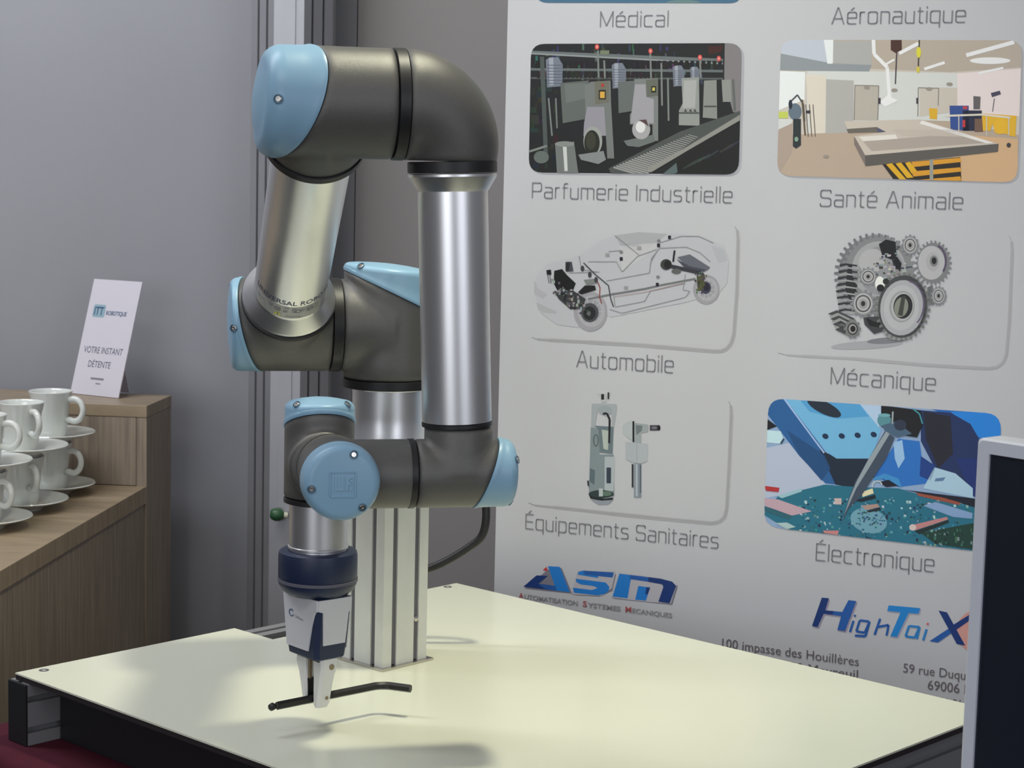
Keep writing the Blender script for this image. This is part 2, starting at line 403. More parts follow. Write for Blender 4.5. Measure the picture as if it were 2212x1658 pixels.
# elbow housing (cap along a, link exit along -Bu)
housing(E, a, -Bu, RE, .0775, .0280, .0665, math.radians(27), .0620, Rb=.0570, sdir=c, san=25, only=True, fil=.020, otilt=.10, dome=.006, k=.02)
ring(E, -a, RE + .0008, .0778, .0912)
# elbow bend
nb = 28; bm = bmesh.new(); K = E - a * .0971 - Z * RE; rings = []
R1 = .0490
rings.append(addring(bm, [K + a * .0056 + Z * RE + (Z * math.cos(q) + c * math.sin(q)) * RE for q in [2 * math.pi * k / 64 for k in range(64)]]))
for i in range(nb + 1):
    t = math.pi / 2 * i / nb; R = RE + (R1 - RE) * (i / nb) ** 1.3
    dr = Z * math.cos(t) - a * math.sin(t); tang = -(Z * math.sin(t)) - a * math.cos(t)
    cen = K + dr * R
    rings.append(addring(bm, [cen + (dr * math.cos(q) + c * math.sin(q)) * R for q in [2 * math.pi * k / 64 for k in range(64)]]))
skin(bm, rings); part('elbow_bend', bm, 'robot', 60)
FA = K - a * R1                             # forearm axis point, at the bend outlet
W1c = P(989, 1021, FA.y)
W1 = W1c
fd = (W1 - FA); FL_ = fd.length; fd.normalize()   # along forearm, downwards
ring(FA, fd, R1 + .0006, 0, .0130)
bm = bmesh.new(); e = FL_ - .0595
lathe(bm, FA, fd, [(.0480, .0132), (.0490, .0145), (.0490, .017), (.0412, .0300), (.0390, .033), (.0388, .2), (.0390, e)], 96)
part('forearm_tube', bm, 'alu', 28)
ring(FA, fd, .0396, e + .0002, e + .0062)
RW = .0385
# wrist 1 : axis -a, link up
housing(W1, -a, -fd, RW, .0495, .0300, .0635, math.radians(20), .053, sdir=c * .8 + Z * .55, san=55, fil=.012, otilt=.02, k=.012, name='wrist_housing')
ring(W1, a, RW + .0006, .0500, .0580)
W2 = W1 + a * .1380
# wrist 2 : axis c (toward the viewer), branch back to wrist 1
cz = c.copy()
_, wcap = housing(W2, cz, -a, RW, .048, .036, .0640, math.radians(10), .0855, capR=.0425, screws=(-50, 70, 189), san=78, fil=.010, otilt=0, dome=.002, k=.012, name='wrist_housing')
ring(W2, -cz, RW - .0002, .0482, .0510)
# raised square mark on the round cap
A_, B_, C_ = frame(cz, -a); f0 = W2 + cz * .0662
bm = bmesh.new()
for (x0, x1, z0, z1) in ((-.013, .013, .0125, .014), (-.013, .013, -.014, -.0125), (-.0145, -.013, -.0125, .0125), (.013, .0145, -.0125, .0125),
                         (-.009, -.006, -.004, .008), (-.002, .001, -.004, .008), (-.009, .001, -.007, -.004), (.003, .006, -.007, .008), (.006, .010, .005, .008), (.006, .010, -.001, .002), (.008, .011, .001, .006), (.007, .010, -.007, -.002)):
    boxf(bm, f0, -a, Z, cz, x0, x1, z0, z1, -.0012, .0004)
fin('raised_mark', bm, 'cap', wcap)
W3 = W2 - cz * .1 + a * .007
housing(W3, Z, cz, RW + .0020, .0420, .0400, .0700, math.radians(25), .0485, Rb=.0390, screws=(-52, 52, 180), fil=.010, otilt=0.02, k=.012, name='wrist_housing')
ring(W3, -Z, RW + .0022, .0424, .0490)
def zat(py, Y): return P(690, py, Y).z
gz = lambda py: zat(py, W3.y) - W3.z
bm = bmesh.new()
lathe(bm, W3, Z, [(.0330, -.0492), (.0340, -.0500), (.0340, gz(1176)), (.0352, gz(1177)), (.0352, gz(1181)), (.0330, gz(1183)), (.0330, gz(1198))], 64)
part('tool_flange', bm, 'alu', 30)
# gripper
gb = V((W3.x, W3.y, 0))
g = V((math.cos(math.radians(-49)), math.sin(math.radians(-49)), 0)); kd = V((-g.y, g.x, 0))
bm = bmesh.new()
lathe(bm, W3, Z, [(.0342, gz(1186)), (.0428, gz(1186)), (.0452, gz(1189)), (.0461, gz(1197)), (.0461, gz(1243)), (.0457, gz(1245))], 64)
gr = part('gripper', bm, 'navy', 35)
bm = bmesh.new(); lathe(bm, W3, Z, [(.0457, gz(1245.3)), (.0468, gz(1246)), (.0468, gz(1252)), (.0457, gz(1253))], 64); fin('collar_band', bm, 'band', gr, 35)
bm = bmesh.new(); lathe(bm, W3, Z, [(.0459, gz(1253.3)), (.0455, gz(1258)), (.042, gz(1270)), (.036, gz(1279)), (.030, gz(1281))], 64); fin('lower_collar', bm, 'navy', gr, 35)
# body: tapered navy core with white shells
def taper(bm, levels, n=1):
    rings = []
    for z, wg, wk, ch in levels:
        pts = []
        for sx, sy in ((1, 1), (-1, 1), (-1, -1), (1, -1)):
            c1 = (sx * (wg - (ch if sx * sy > 0 else 0)), sy * (wk - (0 if sx * sy > 0 else ch)))
            c2 = (sx * (wg - (0 if sx * sy > 0 else ch)), sy * (wk - (ch if sx * sy > 0 else 0)))
            pts += [c1, c2] if sx * sy > 0 else [c1, c2]
        pts = []
        for sx, sy in ((1, 1), (-1, 1), (-1, -1), (1, -1)):
            p1 = (sx * wg, sy * (wk - ch)); p2 = (sx * (wg - ch), sy * wk)
            pts += [p1, p2] if sx * sy > 0 else [p2, p1]
        rings.append(addring(bm, [gb + g * x + kd * y + Z * z for x, y in pts]))
    skin(bm, rings)
zT, zB = zat(1276, W3.y), zat(1413, W3.y)
wgT, wkT, wgB, wkB = .0345, .0235, .0300, .0215
bm = bmesh.new(); taper(bm, [(zT, wgT - .004, wkT - .003, .006), (zT - .006, wgT, wkT, .005), (zB + .012, wgB + .0012, wkB + .0012, .005), (zB + .002, wgB, wkB, .005), (zB, wgB - .003, wkB - .003, .004)])
fin('gripper_body', bm, 'navy', gr, 30)
def facepanel(side, poly, th=.0016, mname='white', name='white_shell'):
    """poly: (s in -1..1 across the face, h in 0 bottom..1 top)"""
    n_, t_ = {'-k': (-kd, g), 'g': (g, kd), '+k': (kd, g), '-g': (-g, kd)}[side]
    wT_, wB_ = (wgT, wgB + .0012) if t_ == g else (wkT, wkB + .0012)
    dT_, dB_ = (wkT, wkB + .0012) if t_ == g else (wgT, wgB + .0012)
    z0, z1 = zB + .012, zT - .006
    bm = bmesh.new()
    def pt(s, h, o): return gb + t_ * (s * (wB_ + (wT_ - wB_) * h)) + n_ * (dB_ + (dT_ - dB_) * h + o) + Z * (z0 + (z1 - z0) * h)
    A1 = [bm.verts.new(pt(s, h, -.0006)) for s, h in poly]; B1 = [bm.verts.new(pt(s * .985, h, th)) for s, h in poly]
    for i in range(len(poly)): j = (i + 1) % len(poly); bm.faces.new((A1[i], A1[j], B1[j], B1[i]))
    f1 = bm.faces.new(B1); f0_ = bm.faces.new(A1); f1.normal_update(); f0_.normal_update(); bmesh.ops.triangulate(bm, faces=[f1, f0_])
    fin(name, bm, mname, gr)
    return pt
ptk = facepanel('-k', [(-.88, -.02), (.52, -.02), (.72, .5), (.88, .80), (1.0, .84), (1.0, 1.06), (-1.0, 1.06), (-.96, .7)])
facepanel('g', [(-.62, .12), (.74, .12), (.86, .74), (1.0, .80), (1.0, 1.06), (-1.0, 1.06), (-1.0, .84), (-.70, .80)])
facepanel('+k', [(-.88, -.02), (.88, -.02), (1.0, .84), (1.0, 1.06), (-1.0, 1.06), (-1.0, .7)])
facepanel('-g', [(-.62, .12), (.62, .12), (1.0, .84), (1.0, 1.06), (-1.0, 1.06), (-1.0, .84)])
# logo ring and small writing on the -k face
def flatmesh(name, polys, mapf, m, parent):
    bm = bmesh.new()
    for pl in polys:
        vs = [bm.verts.new(mapf(*p)) for p in pl]
        f = bm.faces.new(vs)
        if len(pl) > 4: bmesh.ops.triangulate(bm, faces=[f])
    return fin(name, bm, m, parent, recalc=False)
lp = []
for k in range(20):
    q0, q1 = [math.radians(40 + 300 * (k + d) / 20) for d in (0, 1)]
    wdt = .55 + .25 * math.sin(math.pi * k / 20)
    lp.append([(-.50 + .155 * math.cos(q0), .665 + .078 * math.sin(q0)), (-.50 + .155 * math.cos(q1), .665 + .078 * math.sin(q1)),
               (-.48 + .155 * wdt * math.cos(q1), .665 + .078 * wdt * math.sin(q1)), (-.48 + .155 * wdt * math.cos(q0), .665 + .078 * wdt * math.sin(q0))])
flatmesh('printed_logo', lp, lambda s, h: ptk(s, h, .0020), 'inkblue', gr)

def text_mesh(txt, size=1.0, shear=0, offset=0.0):
    cu = bpy.data.curves.new('t', 'FONT'); cu.body = txt; cu.size = size; cu.shear = shear; cu.offset = offset; cu.resolution_u = 3
    o = bpy.data.objects.new('t', cu); col.objects.link(o)
    dg = bpy.context.evaluated_depsgraph_get(); me = bpy.data.meshes.new_from_object(o.evaluated_get(dg))
    bpy.data.objects.remove(o); vs = [tuple(v_.co[:2]) for v_ in me.vertices]; fs = [tuple(p.vertices) for p in me.polygons]
    bpy.data.meshes.remove(me)
    return vs, fs
def text_on(name, txt, mapf, m, parent, fit=None, **kw):
    """mapf takes (x 0..1 across the text, y in units of cap height)"""
    vs, fs = text_mesh(txt, **kw)
    x0 = min(p[0] for p in vs); x1 = max(p[0] for p in vs)
    bm = bmesh.new(); bv = [bm.verts.new(mapf((x - x0) / (x1 - x0), y / .70)) for x, y in vs]
    for f in fs:
        try: bm.faces.new([bv[i] for i in f])
        except ValueError: pass
    return fin(name, bm, m, parent, recalc=False)
text_on('lettering', 'OnRobot', lambda x, y: ptk(-.28 + .50 * x, .595 - .03 * x + .055 * y, .0020), 'greyink', gr)
text_on('lettering', 'RG2', lambda x, y: ptk(-.55 + .6 * x, .07 + .05 * y, .0019), 'finger', gr)
# fingers
zt = zat(1412, W3.y); zk = P(690, 1507, W3.y).z; print('zk', zk - TAB_Z)
def finger(sg):
    nm = 'finger'
    bm = bmesh.new(); rings = []
    for z, g0_, g1_, w in ((zt + .004, .008, .027, .0115), (zt - .012, .008, .0275, .0115), (zk + .030, .0075, .0235, .0105), (zk + .012, .0065, .0195, .0098), (zk - .004, .0060, .0165, .0092), (zk - .008, .0075, .0145, .0080)):
        rings.append(addring(bm, [gb + g * (sg * x) + kd * y + Z * z for x, y in ((g0_, -w + .002), (g0_ + .002, -w), (g1_ - .003, -w), (g1_, -w + .003), (g1_, w - .003), (g1_ - .003, w), (g0_ + .002, w), (g0_, w - .002))]))
    skin(bm, rings); f = fin(nm, bm, 'finger', gr, 30)
    f['label'] = 'white gripper finger nearer the viewer' if sg > 0 else 'white gripper finger on the far side'
    bm = bmesh.new(); boxf(bm, gb, g, kd, Z, *(sorted((sg * .0056, sg * .0078))), -.0078, .0078, zk - .005, zk + .024, .0006); fin('grip_pad', bm, 'rubber', gr)
    bm = bmesh.new()
    for yy in (-.0045, .0045): lathe(bm, gb + g * sg * .0072 + kd * yy + Z * (zk + .023), Z, [(.0022, 0), (.0022, zt - zk - .023)], 10)
    fin('finger_rod', bm, 'brown', gr, 30)
    for z, r in ((zt - .010, .0036), (zt - .023, .0020), (zk + .004, .0022)):
        xx = .0275 if z > zk + .03 else .0185
        bm = bmesh.new(); lathe(bm, gb + g * sg * (xx - .0022) + kd * .002 + Z * z, g * sg, [(r, 0), (r, .0026), (.0001, .0026)], 12); fin('pin', bm, 'brown', gr, 30)
finger(1); finger(-1)
bm = bmesh.new(); boxf(bm, gb, g, kd, Z, -.022, .022, -.012, .012, zt - .004, zt + .006); fin('finger_yoke', bm, 'rubber', gr)

# print on the upper arm tube
A_, B_, C_ = frame(Bu, -a)                  # B_ to the right; need the direction facing the viewer
face = (V((0, 0, CAM_Z)) - (U0 + Bu * .12)); face = (face - face.dot(Bu) * Bu).normalized()
side = Bu.cross(face)                       # viewer's left/right
if side.dot(right) < 0: side = -side
def on_tube(ang, t, o=.0002): return U0 + Bu * t + (face * math.cos(ang) + side * math.sin(ang)) * (.0455 + o)
text_on('lettering', 'UNIVERSAL ROBOTS', lambda x, y: on_tube(math.radians(-62 + 140 * x), .1235 + .0095 * y), 'ink', ua, offset=.012)
lab = []
for a0, a1 in ((-62, -20), (-20, 20), (20, 60)): 
    n = 6
    for k in range(n):
        q0, q1 = math.radians(a0 + (a1 - a0) * k / n), math.radians(a0 + (a1 - a0) * (k + 1) / n); lab.append([(q0, .0925), (q1, .0925), (q1, .1200), (q0, .1200)])
M['label'] = mat('silver_label', (.50, .50, .47, 1), .4, .3)
flatmesh('sticker', lab, lambda q, t: on_tube(q, t, .0001), 'label', ua)
ic = []
random.seed(4)
for row, t in enumerate((.1155, .1125, .1095, .1065)):
    for k in range(9):
        if random.random() < .3: continue
        q = math.radians(-58 + 13 * k + random.uniform(-2, 2)); ic.append([(q, t), (q + .13, t), (q + .13, t + .0014), (q, t + .0014)])
for cq in (-15, 18, 38):
    q = math.radians(cq)
    for k in range(10):
        a0, a1 = 2 * math.pi * k / 10, 2 * math.pi * (k + 1) / 10
        ic.append([(q + .10 * math.cos(a0), .110 + .0045 * math.sin(a0)), (q + .10 * math.cos(a1), .110 + .0045 * math.sin(a1)), (q + .06 * math.cos(a1), .110 + .0028 * math.sin(a1)), (q + .06 * math.cos(a0), .110 + .0028 * math.sin(a0))])
flatmesh('small_print', ic, lambda q, t: on_tube(q, t, .0003), 'greyink', ua)
flatmesh('warning_triangle', [[(-.36, .0945), (-.12, .0945), (-.24, .1045)]], lambda q, t: on_tube(q, t, .0003), 'yellow', ua)
flatmesh('warning_sign', [[(-.255, .0985), (-.225, .0985), (-.225, .1018), (-.255, .1018)], [(-.25, .0962), (-.23, .0962), (-.23, .0975), (-.25, .0975)]], lambda q, t: on_tube(q, t, .0005), 'ink', ua)
text_on('lettering', 'Warning', lambda x, y: on_tube(-.02 + .42 * x, .0955 + .0048 * y, .0003), 'greyink', ua)

# robot cable
cz_ = [V((BX, BY, post_top)) + V((.046, .052, .045)), P(960, 1010, BY + .09), P(1022, 1030, BY + .09), P(1046, 1075, BY + .085), P(1050, 1120, BY + .08), P(1040, 1158, BY + .08), P(1012, 1182, BY + .08), P(970, 1208, BY + .08), P(930, 1226, BY + .08), P(890, 1232, BY + .075), P(850, 1225, BY + .075)]
rc = root('robot_cable', cz_[0], 'thick black cable looping down from the robot base behind the slotted post', 'cable')
bm = bmesh.new(); sweep(bm, catmull(cz_, 8), .0057, 12); fin('cable_sheath', bm, 'rubber', rc, 60)
bm = bmesh.new(); lathe(bm, cz_[0] - V((.004, .004, 0)), V((.6, .75, 0)), [(.009, 0), (.009, .012), (.007, .016)], 16); fin('cable_gland', bm, 'rubber', rc, 40)

# ------------------------------------------------------------------ hex key held in the gripper
def krel(t, s=0): return gb + kd * t + g * s + Z * zk
def px_of(p): d = p - V((0, 0, CAM_Z)); return CX + F_PX * d.dot(right) / d.dot(fwd), CY + F_PX * d.dot(down) / d.dot(fwd)
kt = min((abs(px_of(krel(-t_ / 1000))[0] - 584), -t_ / 1000) for t_ in range(20, 250))[1]
print('KEY', kt, px_of(krel(kt)), px_of(krel(0)), px_of(V((gb.x, gb.y, TAB_Z))), 'W1', W1, 'W3', W3, 'E', px_of(E), 'phi', math.degrees(ph))
kp = [krel(kt + .008), krel(-.05), krel(.0), krel(.06)]
bend = .083
path = [krel(kt + .009)] + [krel(kt + .009 + (bend - kt - .009) * i / 12) for i in range(1, 13)]
r_b = .022
for i in range(1, 13):
    q = math.pi / 2 * .72 * i / 12; path.append(krel(bend + r_b * math.sin(q), r_b * (1 - math.cos(q))))
dlast = (path[-1] - path[-2]).normalized()
path += [path[-1] + dlast * .012, path[-1] + dlast * .024]
kr = root('hex_key', krel(0), 'black hex key with a bent end, held between the white gripper fingers', 'hex key')
HR = .0050
bm = bmesh.new(); sweep(bm, path, HR, 6, up0=kd.cross(Z).normalized() * .0 + Z); o = fin('key_shaft', bm, 'key', kr)
bm = bmesh.new(); lathe(bm, path[0] + kd * .0002, -kd, [(HR * .80, 0), (HR * .62, .002), (HR * .62, .0032), (HR * .98, .0062), (HR * .98, .0082), (HR * .7, .0105)], 6, Z); fin('ball_end', bm, 'key', kr)

# ------------------------------------------------------------------ coffee cabinet
dC = V((math.sin(math.radians(5.2)), math.cos(math.radians(5.2)), 0)); eC = V((dC.y, -dC.x, 0))   # depth, right
RY = 3.42
q0 = P(317, 876, RY); zR = q0.z; zC = P(315, 1050, RY).z
Oc = V((q0.x, q0.y, 0))
cr = root('coffee_cabinet', Oc - eC * .4, 'oak finish coffee counter with a raised back ledge, left of the robot table', 'cabinet')
def cb(name, x0, x1, y0, y1, z0, z1, m, bev=.0012):
    bm = bmesh.new(); boxf(bm, Oc, eC, dC, Z, x0, x1, y0, y1, z0, z1, bev); return fin(name, bm, m, cr)
D_ = 1.15                                   # counter length towards the viewer
yN = -(RY - onz(6, 1250, zC).y)             # near end
yN = min(yN, -.6)
cb('ledge_top', -.95, .0005, -.001, .165, zR - .022, zR, 'woodh')
cb('ledge_front', -.95, -.02, .0, .018, zC + .0003, zR - .0223, 'woodv')
cb('ledge_side', -.0195, 0, 0, .165, .0, zR - .0223, 'woodv')
cb('ledge_back', -.95, -.02, .150, .165, .0, zR - .0223, 'woodv')
cb('counter_top', -.95, -.0005, yN, -.0012, zC - .032, zC, 'woodh')
cb('side_panel', -.022, -.004, yN + .022, -.0015, .0, zC - .0323, 'woodv')
cb('front_panel', -.95, -.004, yN + .002, yN + .0215, .0, zC - .0323, 'pale')
# menu card
ps = math.radians(30); wv_ = V((math.cos(ps), -math.sin(ps), 0)); nb_ = V((math.sin(ps), math.cos(ps), 0))
BR = onz(254, 861, zR); lam = math.radians(17.2); CL, CW = .226, .121
hv = Z * math.cos(lam) + nb_ * math.sin(lam); BLc = BR - wv_ * CW; nf = wv_.cross(hv)
if nf.y > 0: nf = -nf
kc = root('menu_card', BLc + wv_ * CW / 2, 'white upright card with blue logo and dark words, leaning on the oak ledge', 'sign')
bm = bmesh.new(); boxf(bm, BLc - nf * .003 + Z * .0015, wv_, hv, nf, 0, CW, 0, CL, -.0012, .0012, .0004); fin('card_panel', bm, 'card', kc)
bm = bmesh.new(); st = BLc + wv_ * CW / 2
vs_ = [st + hv * .13 - nf * .0052 + wv_ * .02, st + hv * .13 - nf * .0052 - wv_ * .02, st + nb_ * .078 - wv_ * .02 + Z * .001, st + nb_ * .078 + wv_ * .02 + Z * .001]
f = bm.faces.new([bm.verts.new(p) for p in vs_]); ex = bmesh.ops.extrude_face_region(bm, geom=[f]); bmesh.ops.translate(bm, verts=[e_ for e_ in ex['geom'] if isinstance(e_, bmesh.types.BMVert)], vec=nb_ * .0015)
fin('back_strut', bm, 'card', kc)
def oncard(x, y, o=.0003): return BLc + Z * .0015 + wv_ * (x * CW) + hv * (y * CL) + nf * (-.0018 + o)
text_on('lettering', 'VOTRE INSTANT', lambda x, y: oncard(.10 + .80 * x, .36 + .056 * y), 'ink', kc)
text_on('lettering', 'DÉTENTE', lambda x, y: oncard(.25 + .46 * x, .24 + .056 * y), 'ink', kc)
text_on('lettering', 'ROBOTIQUE', lambda x, y: oncard(.40 + .42 * x, .695 + .036 * y), 'inkblue', kc, offset=.02)
flatmesh('logo_tile', [[(.14, .67), (.35, .67), (.37, .685), (.37, .765), (.35, .78), (.14, .78), (.12, .765), (.12, .685)]], lambda x, y: oncard(x, y, .0002), 'teal', kc)
text_on('lettering', 'ITT', lambda x, y: oncard(.15 + .19 * x, .69 + .07 * y, .0004), 'inkblue', kc, offset=.02)
flatmesh('small_print', [[(.36, .135), (.63, .135), (.63, .152), (.36, .152)], [(.48, .098), (.58, .098), (.58, .108), (.48, .108)]], lambda x, y: oncard(x, y), 'greyink', kc)

# cups and saucers
def lathe_me(name, prof, seg=40):
    bm = bmesh.new(); lathe(bm, V((0, 0, 0)), Z, prof, seg); bmesh.ops.recalc_face_normals(bm, faces=bm.faces)
    me = bpy.data.meshes.new(name); bm.to_mesh(me); bm.free()
    for p in me.polygons: p.use_smooth = True
    me.set_sharp_from_angle(angle=math.radians(50)); me.materials.append(M['porcelain']); return me
saucer_me = lathe_me('saucer', [(.0001, .004), (.028, .004), (.030, 0), (.034, 0), (.037, .005), (.060, .012), (.0775, .0175), (.0785, .0185), (.0775, .0198), (.058, .0155), (.036, .0105), (.033, .0085), (.0001, .0085)])
cup_me = lathe_me('cup_bowl', [(.0001, .002), (.0225, .002), (.0235, 0), (.0258, 0), (.0268, .003), (.0285, .010), (.0305, .030), (.0335, .055), (.0382, .0745), (.0388, .0760), (.0382, .0770), (.0355, .0745), (.0310, .055), (.0280, .030), (.0250, .010), (.0150, .006), (.0001, .006)])
bm = bmesh.new(); hp = []
for k in range(17):
    q = math.radians(-100 + 290 * k / 16 - 40); hp.append(V((.0455 + .0165 * math.cos(q), 0, .045 + .0175 * math.sin(q))))
hp = [V((.033, 0, .066))] + [V((.0455 + .0175 * math.cos(q), 0, .047 + .0185 * math.sin(q))) for q in [math.radians(112 - 15 * k) for k in range(16)]] + [V((.030, 0, .030))]
sweep(bm, hp, [.0052] * len(hp), 10, V((0, 1, 0))); bmesh.ops.recalc_face_normals(bm, faces=bm.faces)
handle_me = bpy.data.meshes.new('handle'); bm.to_mesh(handle_me); bm.free(); handle_me.materials.append(M['porcelain'])
for p in handle_me.polygons: p.use_smooth = True
def saucer(x, y, z, label):
    o = bpy.data.objects.new('saucer', saucer_me); col.objects.link(o); o.location = (x, y, z); o['label'] = label; o['category'] = 'saucer'; o['group'] = 'stacked saucers on the coffee counter'
def cup(x, y, z, rz, label):
    r = root('coffee_cup', (x, y, z), label, 'cup', 'stacked cups on the coffee counter', math.radians(rz))
    b_ = bpy.data.objects.new('bowl', cup_me); col.objects.link(b_); b_.parent = r; b_.scale.z = 1.08
    h_ = bpy.data.objects.new('handle', handle_me); col.objects.link(h_); h_.parent = r; h_.scale.z = 1.08
st_ = []
for i, (px, py) in enumerate(((110, 1064), (47, 1099), (-36, 1138))):
    p = onz(px, py, zC); nm = ('the farthest stack, nearest the menu card', 'the middle stack', 'the stack cut by the left picture edge')[i]
    saucer(p.x, p.y, zC + .0003, 'white saucer at the bottom of ' + nm)
    cup(p.x, p.y, zC + .0090, (-20, -52, -30)[i], 'white cup between two saucers in ' + nm)
    saucer(p.x, p.y, zC + .0925, 'white saucer carrying the top cup of ' + nm)
    cup(p.x, p.y, zC + .1013, (-14, -48, -10)[i], 'white cup on top of ' + nm)

# ------------------------------------------------------------------ monitor on the right
mw = V((.648, -.762, 0)).normalized(); mn = V((-mw.y, mw.x, 0)); 
if mn.y > 0: mn = -mn
mn = V((mw.y, -mw.x, 0)); 
if mn.y > 0: mn = -mn
MT = P(2111, 944, 1.75)
MW_, MH_ = .53, .345
mo = root('computer_monitor', MT + mw * MW_ / 2 - mn * .08 - Z * (MT.z - .745), 'white framed monitor with a dark blank screen, right of the white table', 'monitor')
def mb(name, x0, x1, z0, z1, d0, d1, m, bev=0, par=None):
    bm = bmesh.new(); boxf(bm, MT, mw, Z, mn, x0, x1, z0, z1, d0, d1, bev); return fin(name, bm, m, par or mo)
out = [(0, 0), (MW_, 0), (MW_, -MH_), (0, -MH_)]
bz = .014
# bezel ring with rounded corners
bm = bmesh.new(); o_ = rrect(0, -MH_, MW_, 0, .006); i_ = rrect(bz, -MH_ + bz, MW_ - bz, -bz, .001)
def mp(x, z, d): return MT + mw * x + Z * z + mn * d
Rg = [addring(bm, [mp(x, z, -.030) for x, z in o_]), addring(bm, [mp(x, z, -.002) for x, z in o_]), addring(bm, [mp(x + (.002 if x < .3 else -.002), z + (.002 if z < -.2 else -.002), 0) for x, z in o_]), addring(bm, [mp(x, z, 0) for x, z in i_]), addring(bm, [mp(x, z, -.003) for x, z in i_])]
skin(bm, Rg, True, False, False); fin('bezel', bm, 'monitor', mo)
mb('screen', bz - .001, MW_ - bz + .001, -MH_ + bz - .001, -bz + .001, -.006, -.0025, 'screen')
mb('back_shell', .002, MW_ - .002, -MH_ + .002, -.002, -.045, -.0305, 'monitor', .004)
mb('stand', MW_ / 2 - .03, MW_ / 2 + .03, .757 - MT.z, -.12, -.075, -.0455, 'monitor', .004)
mb('foot', MW_ / 2 - .12, MW_ / 2 + .12, .7453 - MT.z, .757 - MT.z, -.17, .03, 'monitor', .003)
dk = root('side_desk', (.62, 1.42, 0), 'plain dark desk under the white framed monitor', 'desk')
fc = MT + mw * MW_ / 2 - mn * .07
bm = bmesh.new(); boxf(bm, V((fc.x, fc.y, 0)), mw, -mn, Z, -.28, .28, -.13, .17, .72, .745, .002); fin('desk_top', bm, 'black', dk)
for sx in (-.25, .25):
    for sy in (-.10, .14):
        bm = bmesh.new(); boxf(bm, V((fc.x, fc.y, 0)), mw, -mn, Z, sx - .015, sx + .015, sy - .015, sy + .015, 0, .7197); fin('leg', bm, 'black', dk)

# ------------------------------------------------------------------ roll-up banner
bw = V((.9223, -.3866, 0)).normalized(); bn = V((-bw.y, bw.x, 0)); bn = -bn if bn.y > 0 else bn
B0 = P(1081, 700, 3.0); B0.z = 0
BWID = .865
br = root('rollup_banner', B0 + bw * BWID / 2, 'tall white roll-up banner with grey captions, pictures and blue logos behind the table', 'banner')
bm = bmesh.new(); boxf(bm, B0, bw, Z, bn, 0, BWID, .07, 2.05, -.0012, 0); fin('banner_film', bm, 'banner', br)
bm = bmesh.new(); boxf(bm, B0, bw, Z, bn, -.01, BWID + .01, 0, .07, -.05, .04, .006); fin('banner_base', bm, 'anod', br)
bm = bmesh.new(); boxf(bm, B0, bw, Z, bn, -.004, BWID + .004, 2.05, 2.075, -.012, .006, .003); fin('top_rail', bm, 'anod', br)
bm = bmesh.new(); lathe(bm, B0 + bw * BWID / 2 - bn * .03, Z, [(.009, .07), (.009, 2.06)], 16); fin('support_pole', bm, 'anod', br, 30)
def toB(px, py):
    d = ray(px, py); o = V((0, 0, CAM_Z)); t = (B0 - o).dot(bn) / d.dot(bn); p = o + d * t
    return (p - B0).dot(bw), p.z
def fromB(s, z, k): return B0 + bw * s + Z * z + bn * (.0004 + k * .00006)
WHITE = lin(188)
def pcol(c_): return tuple(min(.95, lin(x) / WHITE * .61) for x in c_) + (1,)
def clip_poly(poly, cl):
    # Sutherland-Hodgman, cl convex
    ar = sum(cl[i][0] * cl[(i + 1) % len(cl)][1] - cl[(i + 1) % len(cl)][0] * cl[i][1] for i in range(len(cl)))
    sg = 1 if ar > 0 else -1
    outp = list(poly)
    for i in range(len(cl)):
        ax_, ay_ = cl[i]; bx_, by_ = cl[(i + 1) % len(cl)]
        inp = outp; outp = []
        if not inp: break
        def side_(p): return sg * ((bx_ - ax_) * (p[1] - ay_) - (by_ - ay_) * (p[0] - ax_))
        for j in range(len(inp)):
            p, q_ = inp[j], inp[(j + 1) % len(inp)]
            sp, sq = side_(p), side_(q_)
            if sp >= 0: outp.append(p)
            if (sp >= 0) != (sq >= 0):
                t = sp / (sp - sq); outp.append((p[0] + (q_[0] - p[0]) * t, p[1] + (q_[1] - p[1]) * t))
    return outp
def rquad(TL, TR, BR_, BL, r, n=5):
    cs = [TL, TR, BR_, BL]; outp = []
    for i in range(4):
        p = V(cs[i]); a_ = (V(cs[i - 1]) - p); b_ = (V(cs[(i + 1) % 4]) - p); a_.normalize(); b_.normalize()
        p0 = p + a_ * r; p1 = p + b_ * r
        for k in range(n + 1):
            t = k / n; q_ = p0 * (1 - t) ** 2 + p * 2 * t * (1 - t) * .92 + p * 2 * t * (1 - t) * .08 + p1 * t * t
            outp.append(tuple(q_))
    return outp
